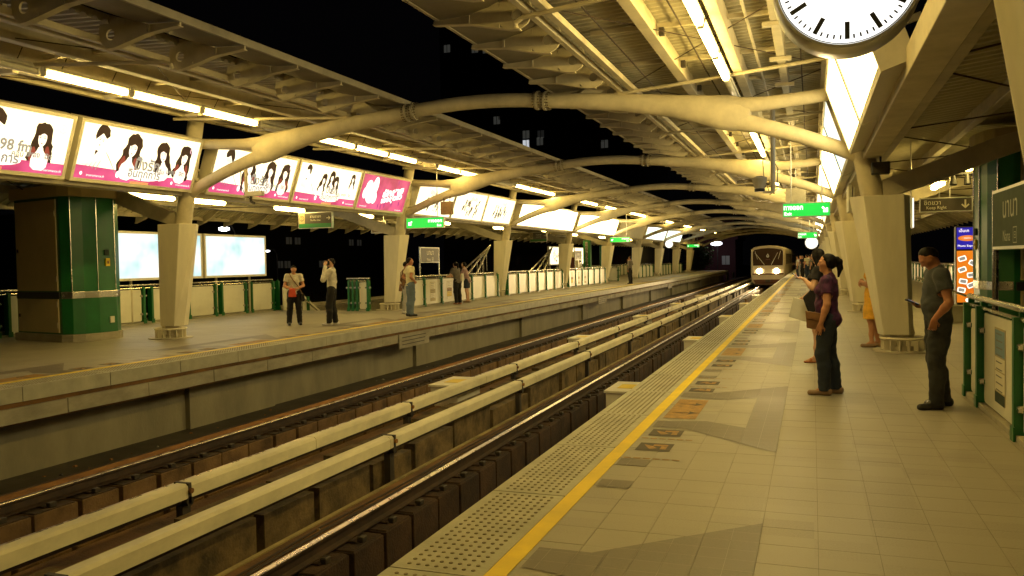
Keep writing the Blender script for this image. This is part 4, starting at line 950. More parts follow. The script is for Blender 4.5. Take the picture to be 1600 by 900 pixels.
def name_sign(loc, rz, w, label, dim=False):
    t = thing('station_name_sign', label, 'sign', loc, (0, 0, rz), 'station name signs'); h = .56; lt = 'lettering_dim' if dim else 'lettering'
    m1 = MB(); m1.box(0, w, -.03, .03, 0, h, 'alu'); m1.build('frame', t, bevel=.005)
    m1 = MB(); m1.box(.03, w-.03, -.034, -.028, .03, h-.03, 'signgrey_lt' if dim else 'signgrey'); put_text(m1, 'นานา', .27, w/2, h*.64, -.036, lt, fit=w*.36); put_text(m1, 'Nana', .14, w/2-.13, h*.22, -.036, lt); put_text(m1, 'E3', .085, w/2+.20, h*.22, -.036, lt)
    for x0, x1, z0, z1 in ((.13, .27, .0, .008), (.13, .27, .132, .14), (.13, .138, 0, .14), (.262, .27, 0, .14)): rect(m1, w/2+x0, w/2+x1, h*.22-.07+z0, h*.22-.07+z1, -.037, lt)
    m1.build('sign_face', t)
    for x in (-.03, w+.03):
        m1 = MB(); m1.tube([(x, 0, -loc[2]+.05), (x, 0, h+.01)], .028, 'stain', 10); m1.build('post', t, smooth=True)
name_sign((7.66, 9.1, 1.58), -PI/2, 1.55, 'grey station name sign at the right edge, behind the railing', True)
name_sign((-7.2, 26.87, 1.57), PI/2, 1.55, 'grey station name sign on posts above the left stairwell railing')
name_sign((-7.2, 47.5, 1.57), PI/2, 1.4, 'grey station name sign farther along, in front of the far lit adverts')
def clock(loc, r, label, top, hands=(-.9, .35)):
    t = thing('platform_clock', label, 'clock', loc, group='round white platform clocks')
    m1 = MB(); n = 64; m1.loft([[(rr*r*math.cos(2*PI*k/n), yy, rr*r*math.sin(2*PI*k/n)) for k in range(n)] for yy, rr in ((-.10, .925), (-.125, .935), (-.125, .975), (-.10, 1), (.10, 1), (.125, .975), (.125, .935), (.10, .925))], 'alu'); m1.build('case', t, smooth=True)
    m1 = MB(); m1.disc((0, 0, 0), r*.915, 'y', .236, 'clockface', n); m1.build('dial', t)
    m1 = MB(); ring(m1, 0, 0, r*.925, r*.912, -.122, 'black', n)
    for k in range(60):
        a = 2*PI*k/60; big = k % 5 == 0; r1, r2, w = (r*.62, r*.86, r*.032) if big else (r*.80, r*.86, r*.012)
        c, s_ = math.sin(a), math.cos(a); m1.add([(c*r1-s_*w, -.1195, s_*r1+c*w), (c*r1+s_*w, -.1195, s_*r1-c*w), (c*r2+s_*w, -.1195, s_*r2-c*w), (c*r2-s_*w, -.1195, s_*r2+c*w)], [(0, 1, 2, 3)], 'black')
    m1.build('minute_marks', t)
    for a, L_, w, nm in ((hands[0], .5, .035, 'hour_hand'), (hands[1], .8, .025, 'minute_hand')):
        c, s_ = math.sin(a)*r, math.cos(a)*r; m1 = MB(); m1.add([(-s_*w, -.124, c*w), (s_*w, -.124, -c*w), (c*L_+s_*w, -.124, s_*L_-c*w), (c*L_-s_*w, -.124, s_*L_+c*w)], [(0, 1, 2, 3)], 'black'); m1.build(nm, t)
    for dx in (-r*.3, r*.3):
        m1 = MB(); m1.tube([(dx, 0, r*.9), (dx, 0, top-loc[2])], .018, 'alu', 8); m1.build('suspension_tube', t)
clock((6.17, 4.6, 2.93), .357, 'large round white clock hanging at the top of the picture', 4.62)
clock((5.97, 46.5, 2.26), .34, 'small glowing round clock under the far right exit sign', 4.62)
clock((-5.9, 74, 2.86), .36, 'small glowing round clock far along the left platform', 4.62)
def camera_unit(loc, top, label, flip=1):
    t = thing('security_camera', label, 'camera', loc, group='pole mounted cameras'); m1 = MB(); m1.tube([(0, 0, top-loc[2]), (0, 0, -.05)], .035, 'steel', 10); m1.build('pole', t, smooth=True)
    m1 = MB(); m1.tube([(0, 0, .02), (.0, 0, .06)], .06, 'steel', 10); m1.build('joint', t); m1 = MB(); m1.box(min(.0, flip*.42), max(.0, flip*.42), -.06, .06, .03, .13, 'housing'); m1.build('camera_body', t, bevel=.012)
    m1 = MB(); m1.tube([(flip*.12, 0, .03), (flip*.12, 0, -.08), (flip*.2, 0, -.12)], .03, 'bolt', 8); m1.build('lens_arm', t)
    m1 = MB(); m1.tube([(0, 0, .75), (-.12, 0, .6), (-.13, 0, .3), (-.03, 0, .05), (.1, 0, -.02)], .009, 'black', 5); m1.build('cable', t)
camera_unit((-5.25, 14.68, 3.0), 3.8, 'white camera on a pole hanging from the nearest arch arm at left')
t = thing('hanging_speaker', 'small brown box hung by a cable under the second left arch arm', 'loudspeaker', (-5.15, 24.75, 3.12)); m1 = MB(); m1.box(-.19, .19, -.1, .1, 0, .42, 'leather_tan'); m1.build('cabinet', t, bevel=.012); m1 = MB(); m1.tube([(-.1, 0, .42), (-.12, 0, .6), (.0, 0, .72), (.12, 0, .58), (.1, 0, .42)], .012, 'black', 5); m1.build('cable', t)
def lantern(loc, top, label):
    t = thing('hanging_spotlight', label, 'spotlight', loc); m1 = MB(); m1.tube([(.17, 0, top-loc[2]), (.17, 0, -.1)], .045, 'steel', 10); m1.build('pole', t, smooth=True)
    m1 = MB(); m1.tube([(-.08, 0, .22), (-.08, 0, .18), (-.08, 0, -.02)], [.05, .15, .10], 'steel_d', 14); m1.build('hood', t, smooth=True); m1 = MB(); m1.disc((-.08, 0, -.06), .10, 'z', .06, 'black', 14); m1.build('grille', t)
    m1 = MB(); m1.tube([(.17, 0, .75), (.04, 0, .7), (-.02, 0, .5), (.0, 0, .2), (.1, 0, -.1), (.2, 0, -.14)], .010, 'black', 5); m1.tube([(.18, 0, .5), (.26, .02, .35), (.24, 0, -.05), (.1, 0, -.16)], .010, 'black', 5); m1.build('cables', t)
    m1 = MB(); m1.box(-.02, .20, -.05, .05, -.13, -.08, 'steel'); m1.build('arm', t)
lantern((5.12, 17, 2.92), 4.6, 'dark lantern shaped spotlight with loose cables beside the right exit sign')
t = thing('loudspeaker', 'small black loudspeaker box under the roof by the large pillar', 'loudspeaker', (7.02, 14.35, 2.82)); m1 = MB(); m1.box(-.13, .13, -.1, .1, 0, .19, 'black'); m1.build('cabinet', t, bevel=.01); m1 = MB(); m1.box(-.11, .11, -.106, -.1, .02, .17, 'bolt'); m1.build('grille', t); m1 = MB(); m1.tube([(0, 0, .19), (0, 0, .32)], .015, 'black', 6); m1.build('mount', t)
t = thing('white_sign_panel', 'plain white square panel hanging behind the spotlight on the right', 'panel', (5.55, 26, 2.95)); m1 = MB(); m1.box(-.28, .28, -.04, .04, 0, .62, 'housing'); m1.build('board', t); m1 = MB(); m1.tube([(0, 0, .62), (0, 0, 1.65)], .015, 'alu', 6); m1.build('rod', t)
t = thing('narrow_lit_board', 'narrow pale hanging boards seen edge on beside the large pillar', 'panel', (6.78, 20, 2.52)); m1 = MB(); m1.box(-.035, .035, -.6, .6, 0, .58, 'housing'); m1.build('board', t); m1 = MB(); m1.box(.055, .085, -.6, .6, 0, .5, 'frame'); m1.build('rear_board', t); m1 = MB(); m1.tube([(0, 0, .58), (0, 0, .62)], .012, 'alu', 6); m1.build('rod', t)
t = thing('edge_lit_sign', 'bright white strip of a lit sign seen edge on right of the large pillar', 'sign', (7.70, 16.8, 2.02)); m1 = MB(); m1.box(-.012, .012, -.35, .35, 0, .55, 'alu'); m1.build('casing', t); m1 = MB(); m1.box(-.012, .012, -.356, -.351, .01, .54, 'print_white'); m1.build('lit_edge', t); m1 = MB(); m1.tube([(0, 0, .55), (0, 0, 1.6)], .012, 'alu', 6); m1.build('rod', t)
t = thing('track_spots', 'pair of small black spotlights above the keep right sign', 'spotlight', (8.86, 19.2, 3.05))
for dx in (-.13, .13): m1 = MB(); m1.tube([(dx, 0, .12), (dx, -.02, .0), (dx, -.04, -.09)], [.03, .06, .07], 'black', 10); m1.build('spot_head', t)
m1 = MB(); m1.box(-.5, .5, -.02, .02, .12, .15, 'black'); m1.build('rail', t)
# photo booth totem
t = thing('photo_totem', 'lit orange and blue photo express totem behind the man with the phone', 'totem', (9.72, 24, 0))
m1 = MB(); m1.box(-.27, .27, -.12, .12, 0, 2.24, 'black'); m1.build('casing', t, bevel=.01)
m1 = MB(); m1.box(-.245, .245, -.126, -.119, .30, 1.62, 'orange_lit'); m1.build('orange_panel', t)
m1 = MB(); m1.box(-.245, .245, -.126, -.119, 1.66, 2.21, 'blue_lit'); put_text(m1, 'เอ็มเค', .10, -.08, 2.14, -.128, 'print_white'); flat(m1, ell(0, 1.94, .22, .075), -.1275, 'orange_lit'); flat(m1, ell(0, 1.94, .15, .04), -.128, 'print_red'); put_text(m1, 'PHOTO', .045, 0, 1.94, -.129, 'print_white'); put_text(m1, 'Photo Express', .075, 0, 1.74, -.128, 'print_white', fit=.44); m1.build('blue_header', t)
m1 = MB()
for i, (cx, cz, a) in enumerate(((-.12, 1.42, .3), (.12, 1.30, -.5), (-.12, 1.14, .35), (.08, 1.0, .1), (-.10, .84, -.2), (.08, .74, .4), (-.14, .62, -.2))):
    for k, (w, h, mm) in enumerate(((.095, .065, 'print_white'), (.07, .042, 'ink_soft'))):
        P = [(cx+x*math.cos(a)-z*math.sin(a), cz+x*math.sin(a)+z*math.cos(a)) for x, z in ((-w*.8, -h), (w*.8, -h), (w, -h*.6), (w, h*.6), (w*.8, h), (-w*.8, h), (-w, h*.6), (-w, -h*.6))]; flat(m1, P, -.1275-.0012*k-.0002*i, mm)
m1.build('sample_photos', t); m1 = MB(); m1.disc((.0, -.13, .36), .05, 'y', .01, 'print_white', 12); m1.build('round_lamp', t)
t = thing('low_parapet', 'low grey parapet beyond the railing at the right', 'wall', (9.9, 21, 0)); m1 = MB(); m1.box(-1.1, 1.4, -.1, .1, 0, .34, 'concrete'); m1.build('wall_body', t); m1 = MB(); m1.box(-1.13, 1.43, -.13, .13, .34, .39, 'concrete'); m1.build('coping', t)
handrail([(8.35, 22, 1.0), (9.4, 22, .55)], 'short sloping handrail right of the large pillar')

# ================================================================== TRAIN
M['train'] = mat('cream_train_paint', (.58, .48, .33), .35, var=.04, spec=.6)
M['train_dk'] = mat('dark_red_brown_train_band', (.10, .035, .02), .4)
M['glass_dk'] = mat('dark_windscreen', (.045, .022, .012), .12, var=.02, spec=.7)
t = thing('metro_train', 'cream metro train with two bright headlamps entering along the near track', 'train', (2.17, 79.5, 0))
def ring_tr(k, y, dz=0, top=2.66):
    P = []
    w = 1.54*k
    for x, z in ((-.80, -.95), (-.97, -.7), (-1.0, -.1), (-1.0, .9), (-.985, 1.9), (-.95, 2.28), (-.82, 2.46), (-.5, 2.58), (0, 2.63), (.5, 2.58), (.82, 2.46), (.95, 2.28), (.985, 1.9), (1.0, .9), (1.0, -.1), (.97, -.7), (.80, -.95)):
        P.append((x*w, y, z*(1 if z < 0 else k**.3)+dz))
    return P
m1 = MB(); m1.loft([ring_tr(.90, 0), ring_tr(.955, .12), ring_tr(.985, .4), ring_tr(1, .9), ring_tr(1, 21.5)], 'train'); m1.build('front_car_body', t, smooth=True)
for k in (1, 2): m1 = MB(); m1.loft([ring_tr(1, 22.1+22*(k-1)), ring_tr(1, 43.4+22*(k-1))], 'train'); m1.build('car_body', t, smooth=True)
m1 = MB()
flat(m1, [(-1.30, .78), (1.30, .78), (1.33, 1.5), (1.31, 2.05), (1.18, 2.22), (.6, 2.33), (0, 2.37), (-.6, 2.33), (-1.18, 2.22), (-1.31, 2.05), (-1.33, 1.5)], -.012, 'glass_dk'); m1.build('windscreen', t)
m1 = MB(); V = [(-1.36, 2.1), (-1.22, 2.27), (-.62, 2.385), (0, 2.425), (.62, 2.385), (1.22, 2.27), (1.36, 2.1), (1.40, 2.2), (1.27, 2.38), (.64, 2.50), (0, 2.55), (-.64, 2.50), (-1.27, 2.38), (-1.40, 2.2)]
m1.prism(V, -.05, .02, 'train'); m1.build('brow', t)
for s in (-1, 1):
    m1 = MB(); m1.prism([(s*1.32, .72), (s*1.385, .72), (s*1.395, 2.15), (s*1.33, 2.08)][::s], -.04, .02, 'train'); m1.build('corner_pillar', t)
m1 = MB(); m1.prism([(-1.37, .42), (1.37, .42), (1.36, .76), (-1.36, .76)], -.045, .02, 'train'); m1.build('cream_band', t)
m1 = MB(); m1.prism([(-1.35, -.05), (1.35, -.05), (1.37, .06), (-1.37, .06)], -.04, .02, 'train_dk'); m1.prism([(-1.1, -.9), (1.1, -.9), (1.3, -.5), (-1.3, -.5)], -.14, .02, 'train_dk'); m1.build('lower_skirt', t)
m1 = MB(); m1.tube([(0, .05, -.62), (0, -.35, -.62)], .12, 'bolt', 10); m1.box(-.2, .2, -.5, -.3, -.75, -.5, 'bolt'); m1.build('coupler', t)
for s in (-1, 1):
    hd = MB(); hd.disc((s*.74, -.06, .27), .23, 'y', .05, 'head_lamp', 18); o = hd.build('headlamp', t)
    m1 = MB(); ring(m1, s*.74, .27, .29, .235, -.07, 'stain', 20); m1.build('bezel', o)
    m1 = MB(); m1.tube([(s*.30, -.045, .85), (s*(1.12 if s < 0 else .86), -.06, 1.95)], .022, 'housing', 6); m1.tube([(s*.9, -.05, 1.35), (s*1.12, -.06, 2.1)], .016, 'housing', 6); m1.build('lamp_reflection', t)  # pale bars model the lamp reflections in the windscreen
m1 = MB(); flat(m1, [(0, 1.88), (-.13, 1.66), (-.08, 1.52), (.08, 1.52), (.13, 1.66)], -.05, 'alu'); flat(m1, [(0, 1.76), (-.05, 1.66), (0, 1.58), (.05, 1.66)], -.054, 'glass_dk'); rect(m1, -.2, .2, 1.30, 1.36, -.05, 'train_dk'); m1.build('emblem', t)
for k in range(3):
    for c in range(5):
        y = 2.2+22*k+4.1*c
        for s in (-1, 1):
            m1 = MB(); m1.box(min(s*1.535, s*1.552), max(s*1.535, s*1.552), y, y+2.2, .85, 1.85, 'glass_dk'); m1.build('side_window', t)
    m1 = MB(); m1.box(-1.2, 1.2, 22*k+.5, 22*k+21, -1.1, -.94, 'bolt'); m1.build('underframe', t)
for s in (-1, 1):                                    # the train's own two headlamps
    ld = bpy.data.lights.new('headlamp_beam', 'SPOT'); ld.energy = 6000; ld.color = (1, .72, .35); ld.spot_size = math.radians(46); ld.spot_blend = .9; ld.shadow_soft_size = .2
    lo = bpy.data.objects.new('headlamp_beam', ld); COL.objects.link(lo); lo.parent = t; lo.location = (s*.74, -.14, .27); lo.rotation_euler = (math.radians(86), 0, PI)

# ================================================================== NIGHT CITY BEHIND
def building(name, label, x0, x1, y0, y1, h, face, lits, grid, wsize, wallm='dark_bldg', roof=True):
    t = thing(name, label, 'building', ((x0+x1)/2, (y0+y1)/2, -12), group='unlit buildings behind the station'); cx, cy = (x0+x1)/2, (y0+y1)/2
    m1 = MB(); m1.box(x0-cx, x1-cx, y0-cy, y1-cy, 0, h+12, wallm); m1.build('wall', t)
    m1 = MB(); m1.box(x0-cx-.4, x1-cx+.4, y0-cy-.4, y1-cy+.4, h+12, h+12.6, wallm); m1.box(-3, 3, -3, 3, h+12.6, h+15, wallm); m1.build('roof', t)
    w, hh = wsize; n = 0
    def win(a, z, m):
        nonlocal n
        if n >= 240: return
        n += 1; m1 = MB()
        if face == 'y': m1.box(a-w/2-cx, a+w/2-cx, y0-.06-cy, y0-.02-cy, z-hh/2+12, z+hh/2+12, m); m1.box(a-.03-cx, a+.03-cx, y0-.09-cy, y0-.061-cy, z-hh/2+12, z+hh/2+12, 'seam')
        else: m1.box(x1+.02-cx, x1+.06-cx, a-w/2-cy, a+w/2-cy, z-hh/2+12, z+hh/2+12, m); m1.box(x1+.061-cx, x1+.09-cx, a-.03-cy, a+.03-cy, z-hh/2+12, z+hh/2+12, 'seam')
        m1.build('window', t)
    for a, z in grid: win(a, z, 'glass_dk')
    for a, z, m in lits: win(a, z, m)
    return t
building('office_tower', 'dark office tower with a few lit windows between the two canopies', -36, -12, 92, 112, 36, 'y',
         [(-25.2, 15.2, 'window_lit'), (-25.2, 16.3, 'window_mid'), (-23.5, 15.4, 'window_mid'), (-23.4, 16.2, 'window_dim'), (-28.8, 18.2, 'window_mid'), (-15.9, 14.6, 'window_mid'), (-35, 27.2, 'window_mid'), (-31.4, 26.8, 'window_mid'), (-30.0, 26.6, 'window_mid'), (-30.7, 27.2, 'window_dim')],
         [(-35+1.7*i, 3.4*j+1.7) for i in range(14) for j in range(10)], (.8, .9))
building('shop_block', 'low dark block with rows of dim windows behind the left stairwell', -78, -50, 66, 104, 7, 'x',
         [(y_, 4.4, 'window_dim') for y_ in (72.5, 75, 80.4, 82.1, 94, 96)]+[(y_, 1.7, 'window_dim') for y_ in (74, 78.6, 80, 87)], [(70+2.4*i, -2) for i in range(12)], (1.1, .8))
building('corner_house', 'dark building with red light painted into its maroon wall beyond the far end of the left platform', -12, -4.6, 126, 140, 4.2, 'y', [(-6.0, 1.2, 'window_dim')], [(-10.5, 1.2), (-9, 1.2)], (1.1, 1.3), 'maroon')  # the red light on this wall is put into its colour
building('apartment_block', 'dark apartment block beyond the right platform', 26, 50, 60, 95, 20, 'y', [(29, 1.5, 'window_dim')], [(28+2.2*i, 3*j) for i in range(9) for j in range(6)], (1.1, 1.4))
def lamp_far(loc, r, label):
    t = thing('street_light', label, 'street light', loc, group='distant street lights'); m1 = MB()
    m1.loft([[(r*f*1.4*math.cos(2*PI*k/10), r*f*math.sin(2*PI*k/10), z*r) for k in range(10)] for z, f in ((-.5, .4), (-.2, 1), (.3, 1), (.5, .5))], 'street_lamp'); m1.build('lamp_head', t)
    m1 = MB(); m1.tube([(0, 0, r*.5), (0, .3, r*.9), (0, .9, r), (0, 1.4, -.3), (0, 1.4, -12-loc[2])], .06, 'bolt', 6); m1.build('mast', t)
lamp_far((-40, 57, 4.7), .35, 'distant white street light above the pale blue adverts')
lamp_far((-40, 62.8, 2.9), .16, 'tiny distant light right of the pale blue adverts')
lamp_far((-6.9, 122, 3.6), .55, 'bright white floodlight beyond the end of the left platform')
# tree lit by the floodlight
t = thing('street_tree', 'leafy tree lit from above beyond the end of the left platform', 'tree', (-9.6, 121, -12))
m1 = MB(); m1.tube([(0, 0, 0), (.1, 0, 6), (-.2, .1, 11), (.1, 0, 14.2)], [.28, .22, .15, .06], 'bark', 8)
for k in range(7): a = k*2.3; m1.tube([(0, 0, 9.5+.6*k), (1.2*math.cos(a), 1.2*math.sin(a), 11+.55*k)], [.08, .02], 'bark', 5)
m1.build('trunk', t)
m1 = MB()
for k in range(2600):
    a, b = rnd()*2*PI, math.acos(2*rnd()-1); q = (.45+.55*rnd())*(1+.35*math.sin(3*a)*math.sin(2*b)); x, y, z = 2.3*q*math.sin(b)*math.cos(a), 2.0*q*math.sin(b)*math.sin(a), 13.6+2.3*q*math.cos(b)
    s1 = .10+.10*rnd(); d = Vector((rnd()-.5, rnd()-.5, rnd()-.5)).normalized(); e = d.cross(Vector((.3, .5, 1))).normalized()
    p = Vector((x, y, z)); m1.add([tuple(p-e*s1), tuple(p+d*s1*.6), tuple(p+e*s1), tuple(p-d*s1*.6)], [(0, 1, 2, 3)], 'leaf')
tag(m1.build('crown', t), kind='stuff')

# ================================================================== PEOPLE (one smooth surface per body, grown from a distance field)
def surf_nets(F, org, h):
    """F: values on a grid, inside < 0; returns verts, quads"""
    S = F < 0; nx, ny, nz = F.shape
    cs = np.zeros((nx-1, ny-1, nz-1), np.int8)
    for i in (0, 1):
        for j in (0, 1):
            for k in (0, 1): cs += S[i:nx-1+i, j:ny-1+j, k:nz-1+k]
    act = (cs > 0) & (cs < 8); idx = -np.ones(cs.shape, np.int64); A = np.argwhere(act); idx[act] = np.arange(len(A))
    P = np.zeros((len(A), 3)); C = np.zeros(len(A)); a0, a1, a2 = A[:, 0], A[:, 1], A[:, 2]
    cor = [(i, j, k) for i in (0, 1) for j in (0, 1) for k in (0, 1)]
    for c in cor:
        for ax in range(3):
            if c[ax]: continue
            d = list(c); d[ax] = 1
            f0 = F[a0+c[0], a1+c[1], a2+c[2]]; f1 = F[a0+d[0], a1+d[1], a2+d[2]]; m = (f0 < 0) != (f1 < 0)
            tt = np.where(m, f0/np.where(m, f0-f1, 1), 0); q = np.array(c, float)[None, :].repeat(len(A), 0); q[:, ax] += tt
            P += q*m[:, None]; C += m
    V = (A+P/np.maximum(C, 1)[:, None])*h+org; Q = []
    for ax in range(3):
        o = [0, 1, 2]; o.remove(ax); sl0 = [slice(1, -1)]*3; sl0[ax] = slice(0, -1); sl1 = [slice(1, -1)]*3; sl1[ax] = slice(1, None)
        s0, s1 = S[tuple(sl0)], S[tuple(sl1)]; E = np.argwhere(s0 != s1); flip = s0[tuple(E.T)]
        E = E.copy(); 
        for q in o: E[:, q] += 1
        def cell(d0, d1): e = E.copy(); e[:, o[0]] -= d0; e[:, o[1]] -= d1; return idx[tuple(e.T)]
        q = np.stack([cell(1, 1), cell(0, 1), cell(0, 0), cell(1, 0)], 1)
        fl = flip if ax != 1 else ~flip
        q[~fl] = q[~fl][:, ::-1]; Q.append(q)
    return V, np.concatenate(Q)
class Field:
    def __init__(s): s.pr = []
    def cap(s, a, b, ra, rb=None, k=.02, sc=(1, 1, 1)):       # round cone a-b, anisotropic by sc (bigger = thinner)
        s.pr.append((Vector(a), Vector(b), ra, ra if rb is None else rb, k, sc)); return s
    def ell(s, c, r, k=.02): m = min(r); return s.cap(c, c, m, m, k, tuple(m/x for x in r))
    def chain(s, pts, rs, k=.02, sc=(1, 1, 1)):
        for i in range(len(pts)-1): s.cap(pts[i], pts[i+1], rs[i], rs[i+1], k, sc)
        return s
    def mesh(s, h, infl=0, cut=None, noise=0, seed=0):
        lo = np.full(3, 1e9); hi = -lo
        for a, b, ra, rb, k, sc in s.pr:
            for p, r in ((a, ra), (b, rb)):
                for q in range(3): e = r/sc[q]+infl+.03; lo[q] = min(lo[q], p[q]-e); hi[q] = max(hi[q], p[q]+e)
        lo -= 2*h; n = np.ceil((hi-lo)/h).astype(int)+2
        ax = [lo[q]+h*np.arange(n[q]) for q in range(3)]; F = np.full(tuple(n), .2, np.float32)
        for a, b, ra, rb, k, sc in s.pr:
            sl = []
            for q in range(3):
                e = max(ra, rb)/sc[q]+infl+k*1.5+3*h; i0 = int(max(0, (min(a[q], b[q])-e-lo[q])/h)); i1 = int(min(n[q], (max(a[q], b[q])+e-lo[q])/h+2)); sl.append(slice(i0, i1))
            X = [ax[q][sl[q]]*sc[q] for q in range(3)]; A = [a[q]*sc[q] for q in range(3)]; B = [b[q]*sc[q] for q in range(3)]
            D = [B[q]-A[q] for q in range(3)]; dd = sum(d*d for d in D)
            gx, gy, gz = X[0][:, None, None]-A[0], X[1][None, :, None]-A[1], X[2][None, None, :]-A[2]
            if dd > 1e-9: tt = np.clip((gx*D[0]+gy*D[1]+gz*D[2])/dd, 0, 1)
            else: tt = 0*gx*gy*gz
            d = np.sqrt((gx-tt*D[0])**2+(gy-tt*D[1])**2+(gz-tt*D[2])**2)-(ra+(rb-ra)*tt)
            d = d/max(sc) if max(sc) > 1.6 else d; d = d-infl
            G = F[tuple(sl)]; hh = np.clip(.5+.5*(G-d)/k, 0, 1); F[tuple(sl)] = G+(d-G)*hh-k*hh*(1-hh)
        if noise:
            X, Y, Z = ax[0][:, None, None], ax[1][None, :, None], ax[2][None, None, :]
            F = F+noise*(np.sin(X*38+seed+3*np.sin(Z*17))*np.sin(Z*29+2*np.sin(Y*23+seed))+.6*np.sin(Y*51+Z*33+seed*2)*np.sin(X*27-Z*41))
        if cut is not None:
            X, Y, Z = ax[0][:, None, None], ax[1][None, :, None], ax[2][None, None, :]
            F = np.maximum(F, cut(X, Y, Z))
        return surf_nets(F.astype(np.float64), lo, h)
def field_obj(name, fd, h, m, parent, **kw):
    V, Q = fd.mesh(h, **kw)
    if len(V) == 0: return None
    me = bpy.data.meshes.new(name); me.from_pydata(V.tolist(), [], Q.tolist()); me.materials.append(M[m] if isinstance(m, str) else m); me.polygons.foreach_set('use_smooth', [True]*len(Q)); me.update()
    o = bpy.data.objects.new(name, me); COL.objects.link(o); o.parent = parent
    return o
def skinmat(n, c): M[n] = mat(n, c, .5, var=.06, scale=9)
skinmat('skin_tan', (.50, .24, .13)); skinmat('skin_light', (.62, .36, .23)); skinmat('skin_brown', (.38, .16, .08))
M['hair'] = mat('black_hair', (.006, .004, .003), .55, var=.3, scale=60, bump=.2, bscale=120, stretch=(1, 1, .15), spec=.15); M['hair_grey'] = mat('greying_hair', (.05, .045, .04), .5, var=.4, scale=60)
def cloth(n, c, **k): M[n] = mat(n, c, .85, var=k.pop('var', .12), scale=k.pop('scale', 12), bump=.25, bscale=90, **k)
cloth('denim_dark', (.025, .034, .055)); cloth('denim_grey', (.035, .036, .036), scale=5, var=.3); cloth('trousers_black', (.010, .009, .010)); cloth('denim_blue', (.12, .16, .20), scale=6)
cloth('purple_print', (.09, .02, .075), var=.4, scale=16, col2=(.02, .012, .04)); cloth('black_top', (.012, .010, .012)); cloth('yellow_dress', (.85, .46, .05)); cloth('grey_tee', (.06, .065, .07))
cloth('white_shirt', (.62, .57, .47)); cloth('yellow_tee', (.68, .60, .34)); cloth('grey_top', (.14, .12, .10)); cloth('pink_top', (.34, .22, .22)); cloth('brown_shirt', (.16, .08, .03)); cloth('pale_trousers', (.42, .40, .36))
M['leather_brown'] = mat('brown_leather', (.24, .12, .05), .5, var=.2); M['shoe_beige'] = mat('beige_shoe', (.28, .18, .11), .5); M['shoe_black'] = mat('black_shoe', (.02, .018, .016), .4); M['shoe_white'] = mat('white_trainer', (.65, .62, .58), .5); M['sandal'] = mat('orange_sandal', (.45, .16, .06), .5)
M['paper'] = mat('white_paper', (.72, .70, .64), .6, var=.03); M['red_bag'] = mat('red_plastic_bag', (.62, .07, .02), .4, var=.1); M['screen'] = emit('phone_screen', (.6, .7, 1), .6); M['lip'] = mat('lips', (.28, .08, .06), .45); M['eye'] = mat('dark_eye', (.015, .01, .01), .2)

